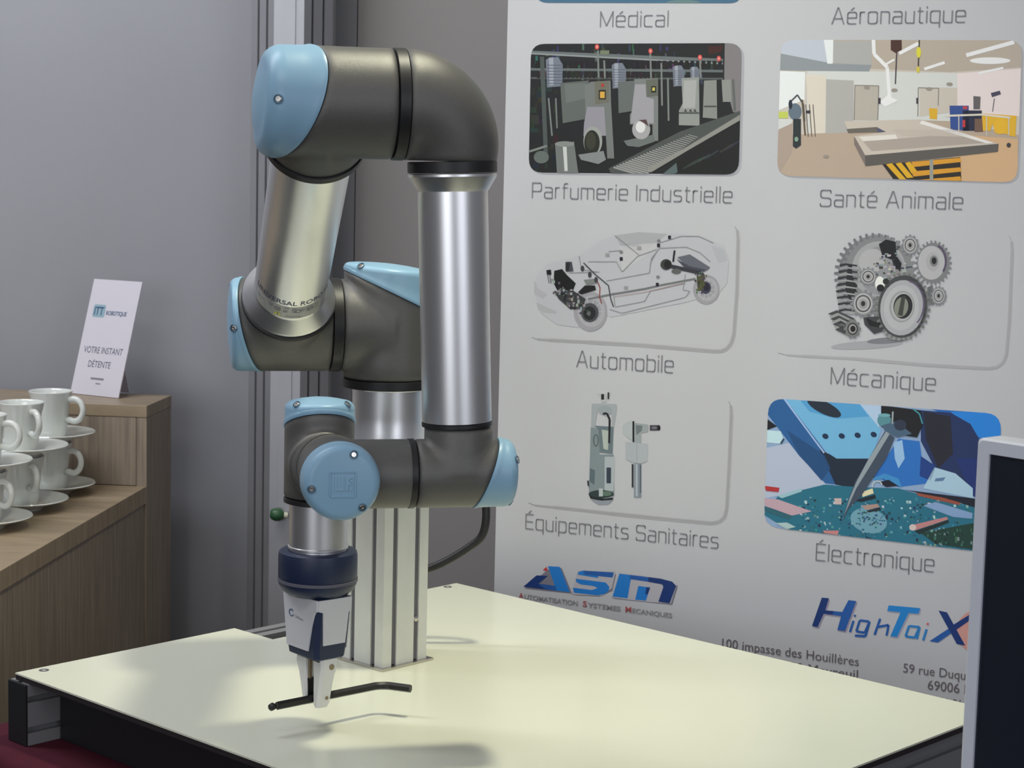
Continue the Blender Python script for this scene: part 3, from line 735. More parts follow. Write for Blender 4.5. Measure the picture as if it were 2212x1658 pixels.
class Pic:
    """flat print on the banner; polygons are listed bottom to top"""
    def __init__(s, name, ox, oy, sc_, clip=None, base=None):
        s.name = name; s.o = (ox, oy, sc_); s.clip = clip; s.items = []
        if clip and base: s.items.append((base, list(clip), 0))
    def poly(s, colr, pts, k=1):
        p = clip_poly(pts, s.clip) if s.clip else pts
        if len(p) >= 3: s.items.append((colr, p, k))
    def rect(s, colr, x0, y0, x1, y1, k=1): s.poly(colr, [(x0, y0), (x1, y0), (x1, y1), (x0, y1)], k)
    def ell(s, colr, cx, cy, rx, ry, k=1, rot=0, n=28):
        cr_, sr_ = math.cos(rot), math.sin(rot)
        s.poly(colr, [(cx + rx * math.cos(q_) * cr_ - ry * math.sin(q_) * sr_, cy + rx * math.cos(q_) * sr_ + ry * math.sin(q_) * cr_) for q_ in [2 * math.pi * i / n for i in range(n)]], k)
    def line(s, colr, pts, w, k=1):
        for (x0, y0), (x1, y1) in zip(pts, pts[1:]):
            L = math.hypot(x1 - x0, y1 - y0) or 1; nx, ny = -(y1 - y0) / L * w / 2, (x1 - x0) / L * w / 2
            s.poly(colr, [(x0 + nx, y0 + ny), (x1 + nx, y1 + ny), (x1 - nx, y1 - ny), (x0 - nx, y0 - ny)], k)
    def ringl(s, colr, cx, cy, rx, ry, w, k=1, a0=0, a1=360, rot=0, n=26):
        cr_, sr_ = math.cos(rot), math.sin(rot); pts = []
        for i in range(n + 1):
            q_ = math.radians(a0 + (a1 - a0) * i / n); x, y = rx * math.cos(q_), ry * math.sin(q_); pts.append((cx + x * cr_ - y * sr_, cy + x * sr_ + y * cr_))
        s.line(colr, pts, w, k)
    def gear(s, colr, cx, cy, rx, ry, n, tooth, k=1, rot=0, ph=0):
        pts = []; cr_, sr_ = math.cos(rot), math.sin(rot)
        for i in range(n):
            for f, d in ((-.28, 0), (-.17, 1), (.17, 1), (.28, 0)):
                q_ = 2 * math.pi * (i + f) / n + ph; x, y = (rx + tooth * d) * math.cos(q_), (ry + tooth * d) * math.sin(q_)
                pts.append((cx + x * cr_ - y * sr_, cy + x * sr_ + y * cr_))
        s.poly(colr, pts, k)
    def build(s):
        ox, oy, f = s.o; bm = bmesh.new(); cl = bm.loops.layers.float_color.new('Col')
        for n_, (colr, pts, k) in enumerate(s.items):
            vs = []
            for x, y in pts:
                ss, zz = toB(ox + x * f, oy + y * f); vs.append(bm.verts.new(fromB(ss, zz, k + n_ * .004)))
            try: fc_ = bm.faces.new(vs)
            except ValueError: continue
            fc_.normal_update()
            fs_ = bmesh.ops.triangulate(bm, faces=[fc_])['faces'] if len(vs) > 4 else [fc_]
            for q_ in fs_:
                for lp_ in q_.loops: lp_[cl] = pcol(colr)
        return fin(s.name, bm, 'print', br, recalc=False)
R_ = random.Random(7)
def jit(c_, a_): return tuple(max(0, min(255, x + R_.uniform(-a_, a_))) for x in c_)

# --- picture: machines
cl = rquad((322, 128), (2002, 122), (1975, 1168), (303, 1152), 110)
p_ = Pic('printed_picture', 1060, 60, .27125, None)
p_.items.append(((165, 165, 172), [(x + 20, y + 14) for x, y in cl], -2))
p_.clip = cl; p_.items.append(((28, 29, 30), list(cl), 0))
for i in range(60):                                                 # racks at the top
    x = R_.uniform(330, 1850); y = R_.uniform(125, 420); h = R_.uniform(25, 90); w_ = R_.uniform(10, 26)
    p_.rect(jit((62, 70, 70), 28), x, y, x + w_, y + h, 1)
for y0, y1, w_, c_ in ((195, 260, 26, (100, 108, 108)), (205, 285, 12, (140, 145, 145)), (330, 345, 20, (96, 104, 104)), (400, 405, 14, (82, 88, 86))):
    p_.line(c_, [(320, y0), (1850, y1)], w_, 2)
for x in range(360, 1840, 44): p_.rect(jit((22, 22, 24), 8), x, 262, x + 30, 322, 2)
for x in range(370, 1340, 34): p_.rect(jit((30, 30, 30), 10), x, 352, x + 24, 402, 2)
p_.poly((122, 118, 120), [(1865, 120), (2010, 120), (2010, 690), (1930, 670), (1860, 420)], 2)
p_.poly((60, 28, 24), [(1730, 150), (1850, 140), (1840, 190), (1740, 215)], 3)
for i in range(40): 
    x = R_.uniform(310, 520); y = R_.uniform(430, 1100); p_.rect(jit((34, 36, 36), 14), x, y, x + R_.uniform(10, 60), y + R_.uniform(15, 80), 1)
for (x, y, s_) in ((440, 235, 1.0), (965, 280, .85), (1450, 300, .7), (1590, 310, .55)):
    p_.poly((112, 118, 130), [(x, y + 20 * s_), (x + 30 * s_, y), (x + 100 * s_, y), (x + 135 * s_, y + 60 * s_), (x + 130 * s_, y + 230 * s_), (x + 10 * s_, y + 240 * s_)], 4)
    p_.poly((150, 155, 165), [(x + 25 * s_, y + 8 * s_), (x + 60 * s_, y + 2 * s_), (x + 62 * s_, y + 220 * s_), (x + 30 * s_, y + 225 * s_)], 5)
    for j in range(7): p_.rect((85, 92, 104), x + 8 * s_, y + (60 + j * 24) * s_, x + 128 * s_, y + (66 + j * 24) * s_, 6)
p_.poly((92, 98, 94), [(555, 440), (780, 420), (790, 720), (575, 760)], 5)
p_.poly((104, 110, 106), [(590, 450), (760, 440), (760, 560), (600, 600)], 6)
p_.line((72, 80, 78), [(410, 230), (440, 1000)], 34, 4); p_.line((120, 126, 122), [(462, 560), (490, 860)], 12, 6); p_.line((112, 118, 114), [(520, 560), (530, 800)], 12, 6)
p_.poly((112, 116, 114), [(800, 430), (955, 420), (960, 600), (985, 1040), (930, 1040), (905, 640), (770, 650), (760, 800), (750, 460)], 6)
p_.poly((142, 140, 148), [(770, 630), (905, 630), (920, 860), (740, 860), (745, 760)], 7)
p_.poly((104, 104, 92), [(828, 430), (945, 425), (945, 590), (835, 610)], 8)
p_.rect((20, 20, 20), 862, 495, 918, 570, 9); p_.rect((205, 160, 70), 872, 508, 910, 560, 10); p_.ell((170, 50, 36), 893, 458, 12, 14, 10)
p_.ell((150, 155, 150), 815, 900, 75, 115, 9); p_.ell((34, 36, 28), 808, 915, 62, 100, 10); p_.ell((54, 56, 44), 800, 900, 40, 70, 11)
p_.poly((128, 132, 132), [(700, 1010), (900, 980), (920, 1050), (860, 1085), (720, 1050)], 11)
p_.poly((96, 102, 100), [(1015, 430), (1150, 420), (1150, 660), (1020, 680)], 6)
p_.poly((118, 122, 120), [(1145, 410), (1335, 400), (1335, 900), (1290, 900), (1290, 770), (1110, 770), (1110, 690), (1145, 640)], 6)
p_.poly((152, 150, 156), [(1150, 450), (1235, 450), (1240, 550), (1300, 570), (1300, 760), (1115, 760), (1120, 700)], 7)
p_.poly((96, 100, 90), [(1238, 415), (1335, 405), (1335, 540), (1245, 550)], 8); p_.rect((20, 20, 20), 1280, 465, 1318, 515, 9); p_.rect((190, 180, 90), 1288, 475, 1310, 502, 10)
p_.ell((160, 160, 162), 1200, 810, 72, 78, 9); p_.ell((215, 215, 215), 1195, 790, 38, 46, 11); p_.poly((80, 60, 60), [(1180, 735), (1240, 730), (1262, 790), (1240, 770)], 11)
p_.poly((104, 110, 108), [(1060, 900), (1300, 850), (1310, 905), (1180, 950), (1090, 940)], 8)
p_.poly((140, 144, 140), [(1520, 400), (1660, 395), (1665, 780), (1500, 775), (1500, 660), (1530, 600)], 7); p_.poly((162, 164, 162), [(1540, 420), (1640, 415), (1630, 640), (1530, 640)], 8)
for x in (1540, 1580, 1615): p_.poly((60, 60, 58), [(x, 665), (x + 14, 645), (x + 26, 672)], 9)
p_.rect((72, 74, 72), 1500, 672, 1662, 684, 9)
p_.poly((132, 134, 130), [(1700, 420), (1800, 415), (1805, 725), (1690, 715)], 7); p_.rect((70, 70, 68), 1700, 620, 1800, 632, 9)
p_.poly((136, 138, 134), [(1840, 415), (1915, 412), (1920, 590), (1850, 590)], 7); p_.line((90, 96, 94), [(1930, 410), (1945, 660)], 16, 8)
for x, y0, y1 in ((855, 180, 400), (1272, 200, 400), (1668, 250, 400), (905, 260, 400), (1412, 400, 740), (1360, 280, 620)): p_.line((118, 124, 120), [(x, y0), (x + 6, y1)], 14, 5)
for x, y in ((848, 152), (1274, 185), (1668, 236), (1818, 245)): p_.ell((196, 80, 80), x, y, 17, 22, 6); p_.ell((240, 160, 140), x, y, 7, 9, 7)
p_.rect((110, 120, 96), 872, 180, 945, 212, 5)
p_.poly((74, 78, 76), [(940, 1120), (1500, 830), (1990, 660), (1990, 720), (1240, 1160), (960, 1160)], 8)   # conveyor
for i in range(26):
    t = i / 26; x = 980 + 620 * t; y = 1110 - 270 * t; L = 190 * (1 - t) + 70
    p_.line((150, 150, 148), [(x, y), (x + L * .95, y + L * .28)], 13 * (1 - t * .6), 9)
p_.poly((138, 138, 132), [(1240, 1120), (1560, 950), (1990, 690), (1990, 735), (1600, 960), (1280, 1150)], 10)
p_.poly((22, 24, 22), [(1360, 1165), (1560, 1010), (1990, 745), (1990, 1180)], 9)
for i in range(16): x = R_.uniform(1500, 1900); p_.line(jit((50, 58, 54), 14), [(x, 1160 - (x - 1450) * .45), (x + 90, 1100 - (x - 1450) * .45)], 10, 10)
p_.poly((84, 100, 100), [(1370, 1165), (1480, 1075), (1490, 1150), (1440, 1170)], 10)
p_.poly((110, 114, 112), [(515, 930), (665, 905), (700, 1160), (530, 1160)], 8); p_.poly((196, 198, 196), [(575, 930), (605, 925), (615, 1140), (590, 1140)], 9); p_.ell((130, 134, 130), 590, 925, 78, 22, 9)
p_.ell((96, 104, 100), 405, 1030, 60, 50, 8); p_.line((120, 126, 122), [(310, 985), (450, 940)], 18, 9)
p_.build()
# --- picture: laboratory
cl = rquad((182, 100), (2195, 104), (2155, 1292), (150, 1235), 120)
p_ = Pic('printed_picture', 1640, 60, .2586)
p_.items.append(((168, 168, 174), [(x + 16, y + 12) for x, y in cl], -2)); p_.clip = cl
p_.items.append(((198, 190, 180), list(cl), 0))
p_.poly((178, 166, 152), [(620, 100), (2200, 100), (2200, 330), (1600, 370), (620, 330)], 1)
p_.poly((186, 192, 204), [(180, 100), (560, 100), (570, 300), (180, 215)], 1)
p_.poly((140, 146, 150), [(180, 215), (570, 290), (940, 310), (920, 365), (400, 360), (175, 355)], 2)
p_.poly((168, 168, 166), [(620, 110), (940, 110), (940, 310), (620, 300)], 2)
p_.poly((224, 230, 236), [(540, 100), (620, 100), (615, 300), (570, 300)], 3)
p_.poly((206, 208, 204), [(400, 350), (1660, 380), (1660, 780), (400, 880)], 1)
p_.poly((226, 212, 210), [(1655, 380), (2200, 340), (2200, 740), (1655, 700)], 2)
p_.poly((226, 236, 240), [(160, 360), (385, 370), (380, 600), (160, 690)], 2)
p_.poly((214, 206, 192), [(390, 390), (560, 400), (550, 880), (430, 880)], 2)
p_.poly((172, 170, 166), [(560, 430), (790, 440), (790, 870), (555, 885)], 3)
p_.poly((178, 172, 160), [(800, 480), (1000, 485), (990, 770), (795, 770)], 4)
for a0 in (((800, 480), (1000, 485)), ((800, 480), (795, 770)), ((1000, 485), (990, 770)), ((1330, 500), (1500, 505)), ((1330, 500), (1325, 740)), ((1500, 505), (1495, 650))): p_.line((126, 120, 112), a0, 7, 5)
p_.poly((196, 188, 176), [(1340, 500), (1655, 500), (1655, 700), (1340, 740)], 3)
p_.poly((178, 160, 142), [(150, 1250), (150, 900), (560, 880), (1300, 770), (1640, 780), (2190, 900), (2190, 1300)], 2)
p_.poly((206, 170, 130), [(1560, 880), (2160, 930), (2160, 1300), (1680, 1300)], 3)
for q in (((1730, 230), (2130, 120), 34), ((1380, 345), (1550, 290), 24), ((1830, 380), (2040, 335), 20), ((1170, 215), (1330, 130), 30)): p_.line((238, 236, 230), [q[0], q[1]], q[2], 4)
p_.ell((240, 238, 232), 1930, 275, 170, 28, 4)
p_.line((234, 232, 230), [(955, 100), (960, 220), (1070, 330), (1090, 580)], 30, 5); p_.line((232, 230, 228), [(1050, 310), (1130, 265)], 18, 5)
p_.poly((238, 236, 236), [(1075, 560), (1160, 610), (1050, 660), (1010, 620)], 5)
p_.poly((70, 40, 28), [(1100, 100), (1190, 100), (1192, 185), (1140, 210), (1100, 185)], 6); p_.line((60, 50, 60), [(1150, 200), (1138, 470)], 10, 6)
p_.line((50, 44, 30), [(1338, 100), (1328, 370)], 10, 6); p_.ell((214, 206, 60), 1333, 205, 20, 45, 7); p_.ell((206, 190, 70), 1328, 350, 14, 28, 7)
p_.poly((168, 152, 140), [(150, 850), (280, 790), (275, 1040), (180, 1200), (150, 1180)], 4); p_.poly((206, 208, 206), [(155, 760), (285, 765), (270, 800), (160, 850)], 5); p_.poly((190, 200, 90), [(160, 700), (240, 700), (240, 755), (160, 755)], 5)
p_.line((60, 66, 70), [(270, 610), (320, 560), (370, 640), (380, 780)], 12, 6); p_.ell((96, 112, 126), 300, 700, 55, 70, 5); p_.ell((30, 40, 56), 262, 640, 16, 40, 7)
p_.poly((40, 48, 50), [(285, 760), (350, 760), (350, 980), (310, 1010), (282, 990)], 6); p_.ell((130, 160, 140), 312, 930, 16, 20, 7); p_.line((90, 78, 60), [(360, 600), (385, 900)], 14, 6)
for x in (390, 420, 450): p_.line((96, 86, 76), [(x, 640), (x + 20, 910)], 7, 6)
p_.rect((50, 46, 56), 390, 690, 430, 715, 7)
p_.rect((60, 50, 60), 995, 585, 1015, 635, 6); p_.rect((70, 60, 64), 1312, 585, 1330, 635, 6)
p_.poly((214, 168, 40), [(1420, 670), (1490, 675), (1485, 765), (1425, 760)], 5)
p_.poly((44, 74, 140), [(1590, 650), (1750, 650), (1755, 860), (1600, 850)], 5); p_.rect((30, 36, 60), 1700, 690, 1860, 860, 5); p_.rect((190, 50, 50), 1700, 770, 1722, 830, 7); p_.rect((178, 60, 70), 1702, 655, 1740, 680, 7)
p_.rect((110, 84, 70), 1800, 760, 1870, 870, 6)
p_.poly((96, 92, 92), [(1790, 570), (1850, 575), (1845, 680), (1790, 680)], 6); p_.line((110, 104, 110), [(1965, 590), (1950, 700)], 8, 6); p_.poly((66, 62, 84), [(1935, 545), (2010, 525), (2020, 555), (1945, 580)], 6)
p_.poly((220, 172, 40), [(1860, 715), (2150, 735), (2140, 910), (2090, 900), (2060, 885), (1970, 880), (1950, 800), (1930, 860), (1870, 860)], 6)
p_.ell((226, 176, 36), 2015, 820, 58, 68, 7); p_.line((214, 206, 190), [(1560, 735), (1860, 725), (2100, 750)], 16, 8)
for x in (1668, 1900, 2085): p_.line((196, 190, 180), [(x, 740), (x, 900)], 9, 8)
p_.ell((60, 54, 56), 2085, 980, 18, 20, 8)
p_.poly((196, 186, 174), [(710, 780), (1350, 765), (2000, 970), (890, 1070), (795, 905), (1060, 870), (985, 830), (740, 850)], 8)  # steel table
p_.poly((222, 216, 208), [(835, 910), (1140, 890), (1160, 930), (870, 945)], 9); p_.poly((170, 158, 148), [(870, 950), (1700, 880), (1900, 960), (940, 1030)], 9)
p_.poly((190, 180, 168), [(1100, 850), (1600, 850), (1780, 910), (1200, 900)], 10)
p_.poly((228, 224, 220), [(1360, 775), (1960, 960), (1900, 965), (1340, 800)], 10)
p_.poly((104, 98, 90), [(730, 845), (985, 828), (1050, 868), (745, 878)], 9); p_.poly((80, 84, 110), [(990, 835), (1060, 868), (985, 872)], 10)
p_.poly((90, 86, 82), [(885, 1065), (2000, 968), (1995, 1035), (890, 1155)], 9); p_.poly((124, 112, 108), [(792, 905), (890, 1070), (890, 1155), (795, 975)], 9)
p_.poly((40, 34, 28), [(1030, 1140), (1680, 1080), (1690, 1290), (1140, 1290)], 8)
for i in range(3): p_.poly((214, 166, 30), [(1060 + i * 80, 1140 - i * 6), (1110 + i * 75, 1130 - i * 6), (1250 + i * 40, 1290 - i * 40), (1200 + i * 36, 1295 - i * 40)], 9)
for y in (1100, 1180, 1255): p_.poly((212, 150, 40), [(1270, y + 20), (1680, y - 15), (1690, y + 20), (1290, y + 62)], 9)
p_.rect((150, 150, 140), 1425, 1100, 1455, 1270, 10)
for x, y in ((900, 500), (1420, 510), (1590, 470), (560, 1075), (1130, 520)): p_.ell((150, 140, 130), x, y, 26, 14, 9)
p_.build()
# --- soft corner frames
def lframe(pts, ox, oy, f, w=20, c_=(158, 157, 160)):
    q_ = Pic('frame_line', ox, oy, f); n = len(pts) - 1
    for i in range(n):
        ww = w * min(1, .25 + i * .6, .25 + (n - 1 - i) * .3)
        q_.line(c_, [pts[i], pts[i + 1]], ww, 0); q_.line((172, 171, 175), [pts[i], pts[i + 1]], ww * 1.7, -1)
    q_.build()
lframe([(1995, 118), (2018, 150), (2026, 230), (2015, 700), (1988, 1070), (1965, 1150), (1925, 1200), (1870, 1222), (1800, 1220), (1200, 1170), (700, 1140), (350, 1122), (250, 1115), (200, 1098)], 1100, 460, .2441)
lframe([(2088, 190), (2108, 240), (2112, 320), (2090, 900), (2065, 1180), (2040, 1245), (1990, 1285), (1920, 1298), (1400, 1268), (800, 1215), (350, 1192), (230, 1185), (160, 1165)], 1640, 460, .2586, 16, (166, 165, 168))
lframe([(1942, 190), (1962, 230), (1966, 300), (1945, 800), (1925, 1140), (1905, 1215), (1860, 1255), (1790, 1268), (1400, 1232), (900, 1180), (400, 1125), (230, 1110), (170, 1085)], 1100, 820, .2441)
# --- picture: car drawing
p_ = Pic('printed_picture', 1100, 460, .2441)
body = [(215, 680), (240, 560), (340, 450), (620, 370), (800, 250), (940, 195), (1150, 170), (1500, 185), (1750, 215), (1900, 290), (1945, 420), (1930, 620), (1860, 700), (1560, 790), (900, 920), (860, 900), (600, 1010), (420, 985), (280, 880)]
p_.poly((181, 182, 187), body, 0)
p_.poly((164, 165, 169), [(930, 200), (1150, 168), (1400, 185), (1310, 260), (1150, 370), (990, 290)], 1)
p_.poly((188, 188, 190), [(980, 290), (1300, 265), (1310, 300), (1000, 520)], 1)
p_.poly((172, 170, 176), [(220, 600), (240, 620), (250, 660), (340, 720), (300, 760), (225, 720)], 2)
p_.poly((168, 169, 172), [(240, 790), (420, 870), (415, 890), (300, 880), (260, 850)], 2)
p_.poly((172, 174, 180), [(1790, 290), (1900, 320), (1930, 420), (1850, 440)], 2)
for w_c in ((720, 870, 150, 175), (1745, 675, 118, 130)):
    x, y, rx, ry = w_c; p_.ell((152, 150, 156), x, y, rx, ry, 3); p_.ell((166, 165, 170), x + 8, y, rx * .8, ry * .8, 4); p_.ell((150, 150, 155), x, y - 5, rx * .62, ry * .6, 5)
    for i in range(10): q = i * .628; p_.line((178, 178, 180), [(x, y), (x + rx * .75 * math.cos(q), y + ry * .75 * math.sin(q))], 6, 6)
p_.ell((70, 72, 76), 715, 880, 78, 85, 7); p_.ell((34, 36, 36), 712, 885, 55, 60, 8); p_.ell((96, 98, 98), 705, 885, 18, 20, 9)
p_.ell((60, 60, 78), 1740, 660, 48, 55, 7); p_.ell((36, 34, 50), 1745, 655, 30, 36, 8)
for pts in ([(890, 850), (1000, 885), (1560, 745), (1600, 690)], [(920, 700), (940, 830), (1200, 780), (1250, 690), (1560, 620)], [(860, 600), (1240, 530), (1260, 400), (1340, 300)], [(1000, 520), (1140, 380), (1310, 320)], [(940, 200), (1150, 370)], [(1340, 260), (1440, 230), (1520, 205), (1680, 205), (1810, 265)], [(1340, 310), (1570, 300), (1690, 350), (1780, 430)], [(620, 380), (640, 500), (780, 520)], [(700, 430), (950, 430), (1000, 520)], [(530, 530), (800, 520)], [(1245, 520), (1250, 440), (1300, 350)], [(1560, 540), (1540, 680), (1600, 690)], [(880, 340), (990, 330)]): p_.line((134, 136, 138), pts, 6, 7)
p_.line((110, 112, 112), [(700, 760), (900, 720), (1200, 670), (1330, 640), (1650, 580)], 16, 7); p_.line((160, 120, 110), [(930, 740), (1200, 700), (1540, 620)], 4, 8)
p_.line((130, 50, 40), [(780, 600), (805, 660), (800, 740), (820, 800)], 8, 9); p_.line((60, 64, 66), [(660, 440), (760, 540), (880, 640), (900, 760), (925, 830)], 10, 9)
p_.poly((22, 22, 24), [(330, 505), (370, 500), (375, 545), (335, 545)], 8)
for x in (340, 358): p_.line((70, 70, 70), [(x, 540), (x + 15, 620)], 6, 8)
p_.poly((20, 20, 22), [(400, 510), (470, 495), (510, 545), (590, 620), (560, 700), (500, 720), (430, 690), (395, 620)], 8)
p_.poly((66, 70, 78), [(500, 430), (555, 430), (570, 515), (505, 520)], 8)
p_.poly((34, 36, 40), [(500, 440), (540, 440), (530, 510), (500, 510)], 9)
p_.poly((54, 56, 58), [(395, 690), (560, 680), (680, 760), (640, 850), (540, 850), (440, 760)], 8)
for i in range(70):
    t = R_.random(); x = 420 + 240 * t + R_.uniform(-50, 50); y = 640 + 200 * t + R_.uniform(-60, 60); s_ = R_.uniform(8, 22); p_.rect(jit(R_.choice([(30, 30, 32), (90, 92, 94), (150, 150, 152), (60, 62, 66)]), 12), x, y, x + s_, y + s_ * R_.uniform(.6, 1.8), 9)
p_.poly((26, 26, 28), [(670, 640), (760, 640), (770, 680), (640, 720), (610, 700)], 9); p_.poly((120, 124, 122), [(660, 590), (760, 580), (780, 620), (690, 640)], 9)
for x, y in ((650, 490), (715, 545), (770, 590)): p_.ell((60, 60, 66), x, y, 16, 26, 9)
for x, y in ((1420, 215), (1323, 285), (993, 405), (1312, 632)): p_.rect((34, 26, 44), x - 13, y - 16, x + 13, y + 16, 9)
for x, y in ((1325, 245), (993, 345), (1318, 565)): p_.ell((120, 118, 124), x, y, 16, 14, 9)
for x, y in ((870, 370), (1152, 308), (1035, 660)): p_.rect((146, 146, 146), x - 18, y - 14, x + 18, y + 14, 8)
p_.line((30, 28, 40), [(1465, 330), (1452, 430)], 16, 9)
p_.poly((96, 98, 108), [(1490, 390), (1600, 365), (1780, 480), (1750, 510), (1600, 500)], 8); p_.poly((66, 68, 80), [(1480, 405), (1600, 470), (1740, 500), (1730, 520), (1560, 490)], 9)
p_.ell((56, 58, 56), 1390, 455, 50, 48, 9); p_.ell((28, 28, 30), 1405, 455, 34, 38, 10); p_.line((50, 52, 58), [(1430, 470), (1700, 530), (1720, 560)], 34, 9)
p_.ell((90, 92, 92), 1480, 515, 42, 24, 9)
p_.poly((70, 74, 48), [(1660, 560), (1730, 550), (1720, 680), (1670, 690)], 9)
for i in range(30): x = R_.uniform(1640, 1740); y = R_.uniform(520, 700); p_.rect(jit((70, 72, 60), 30), x, y, x + 12, y + 16, 10)
p_.build()
# --- picture: gears
p_ = Pic('printed_picture', 1640, 460, .2586)
p_.ell((160, 161, 166), 900, 1100, 300, 34, 0, rot=-.06); p_.ell((120, 122, 128), 1060, 1065, 160, 26, 1, rot=-.06)
p_.gear((110, 112, 116), 960, 520, 300, 320, 38, 34, 2, 0, .05); p_.gear((128, 130, 132), 1000, 520, 290, 318, 38, 26, 3)
p_.poly((30, 31, 33), [(740, 440), (830, 420), (830, 560), (800, 700), (770, 760), (720, 640)], 4)
p_.ell((158, 160, 162), 1000, 470, 225, 235, 4); p_.ell((142, 143, 147), 1020, 480, 190, 205, 5); p_.ell((172, 172, 174), 940, 400, 110, 100, 6, rot=-.5)
p_.poly((20, 20, 22), [(1000, 260), (1060, 220), (1140, 240), (1150, 360), (1190, 420), (1180, 490), (1130, 460), (1110, 390), (1030, 360)], 7)
for i in range(60):
    q = R_.uniform(0, 6.28); r = R_.uniform(40, 150); x = 1100 + r * math.cos(q); y = 440 + 200 * math.sin(q) * R_.random(); p_.rect(jit(R_.choice([(60, 62, 64), (130, 132, 134), (170, 172, 172)]), 14), x, y, x + R_.uniform(10, 36), y + R_.uniform(8, 24), 8)
for i in range(16):                                               # left flank tooth rows
    y = 430 + i * 27; p_.poly((150, 152, 152) if i % 2 else (40, 42, 44), [(640 + abs(i - 8) * 4, y), (720, y - 12), (820, y + 4), (820, y + 16), (720, y + 4), (645 + abs(i - 8) * 4, y + 16)], 8)
p_.poly((60, 62, 66), [(870, 870), (1020, 860), (1060, 980), (960, 1010), (880, 930)], 8)
p_.poly((24, 24, 26), [(890, 870), (960, 905), (1030, 915), (1020, 960), (920, 940)], 9)
p_.gear((120, 122, 124), 1455, 415, 132, 165, 26, 22, 8); p_.ell((176, 176, 178), 1440, 415, 112, 142, 10); p_.ringl((84, 70, 96), 1460, 400, 100, 135, 16, 11, -70, 40); p_.ell((166, 166, 168), 1450, 405, 55, 78, 12); p_.ell((120, 120, 122), 1460, 400, 34, 46, 13); p_.ell((28, 28, 32), 1462, 398, 20, 28, 14)
def small(x, y, rx, ry, n, k):
    p_.gear((128, 130, 134), x, y, rx * 1.1, ry * 1.1, n, rx * .22, k); p_.ell((172, 172, 172), x, y, rx * .95, ry * .95, k + 1); p_.ringl((54, 52, 60), x, y, rx * .72, ry * .72, rx * .12, k + 2); p_.ell((150, 150, 150), x, y, rx * .45, ry * .45, k + 3); p_.ell((40, 40, 42), x, y, rx * .22, ry * .24, k + 4)
small(1262, 268, 58, 70, 12, 12); small(912, 530, 62, 62, 12, 12); small(870, 755, 82, 92, 14, 14); small(1500, 690, 52, 66, 13, 12)
p_.poly((100, 102, 104), [(1405, 620), (1450, 600), (1460, 770), (1410, 750)], 11)
p_.gear((112, 114, 112), 1200, 780, 208, 262, 34, 26, 16, .12); p_.ell((70, 72, 74), 1200, 780, 205, 262, 16, .12)
p_.ell((166, 167, 171), 1195, 790, 182, 232, 17, .12); p_.ringl((96, 84, 110), 1215, 770, 160, 205, 13, 18, -85, 40, .12); p_.ell((178, 179, 182), 1190, 790, 145, 190, 18, .12); p_.ell((150, 150, 152), 1195, 780, 106, 132, 19, .12); p_.ell((176, 176, 177), 1198, 780, 92, 118, 20, .12); p_.ell((34, 34, 38), 1203, 778, 80, 104, 21, .12); p_.ell((128, 132, 120), 1188, 785, 58, 84, 22, .2); p_.poly((60, 64, 60), [(1190, 700), (1225, 690), (1200, 860), (1160, 850)], 23)
p_.ell((232, 232, 224), 1010, 590, 40, 62, 17); p_.ell((26, 26, 28), 1015, 625, 32, 30, 18); p_.ell((40, 40, 42), 1060, 570, 26, 26, 18)
for i in range(7): p_.poly((150, 151, 150) if i % 2 else (66, 68, 70), [(575 + i * 10, 860 + i * 22 - 20), (650 + i * 8, 820 + i * 22 - 10), (800, 880 + i * 20), (760, 910 + i * 20)], 15)
p_.gear((116, 118, 118), 780, 965, 58, 70, 10, 14, 16); p_.ell((40, 40, 42), 782, 966, 44, 50, 17); p_.ell((150, 150, 150), 782, 966, 34, 40, 18); p_.ell((24, 24, 24), 785, 966, 22, 26, 19)
p_.poly((140, 142, 142), [(1040, 1010), (1280, 1000), (1270, 1040), (1180, 1065), (1100, 1055)], 15)
p_.build()
# --- picture: flush valve
p_ = Pic('printed_picture', 1100, 820, .2441)
p_.poly((158, 164, 168), [(730, 210), (950, 215), (955, 250), (925, 440), (915, 440), (900, 250), (790, 240), (755, 440), (725, 430)], 1)
p_.poly((176, 178, 180), [(780, 100), (895, 100), (900, 130), (865, 150), (860, 200), (815, 200), (810, 150), (785, 130)], 2); p_.ell((190, 190, 192), 838, 108, 58, 18, 3); p_.rect((30, 32, 40), 815, 125, 840, 175, 4); p_.rect((40, 40, 46), 872, 110, 886, 170, 4)
p_.poly((124, 136, 140), [(722, 420), (795, 430), (800, 660), (925, 660), (930, 1030), (705, 1020)], 1); p_.poly((168, 176, 180), [(845, 680), (935, 680), (925, 980), (845, 990)], 2); p_.poly((88, 102, 110), [(715, 780), (760, 800), (755, 930), (712, 900)], 2)
p_.poly((102, 116, 122), [(755, 405), (925, 415), (915, 655), (800, 640), (790, 440)], 2); p_.poly((172, 180, 172), [(820, 440), (885, 450), (875, 620), (835, 610)], 3)
p_.line((26, 26, 34), [(830, 300), (865, 295), (890, 350), (885, 560)], 18, 5); p_.ell((150, 158, 162), 850, 270, 60, 44, 3); p_.ringl((90, 100, 100), 768, 535, 20, 50, 10, 5)
p_.rect((50, 58, 74), 862, 775, 902, 915, 4); p_.ell((42, 56, 58), 815, 1010, 112, 36, 3); p_.ell((90, 112, 100), 860, 1005, 48, 22, 4); p_.rect((176, 182, 184), 795, 960, 830, 1030, 5)
p_.poly((20, 30, 32), [(705, 1010), (740, 1035), (850, 1050), (920, 1040), (920, 1060), (820, 1068), (720, 1050)], 5); p_.poly((140, 146, 156), [(725, 1060), (920, 1062), (880, 1100), (790, 1105)], 2)
p_.poly((40, 48, 50), [(690, 890), (706, 890), (710, 950), (694, 930)], 4)
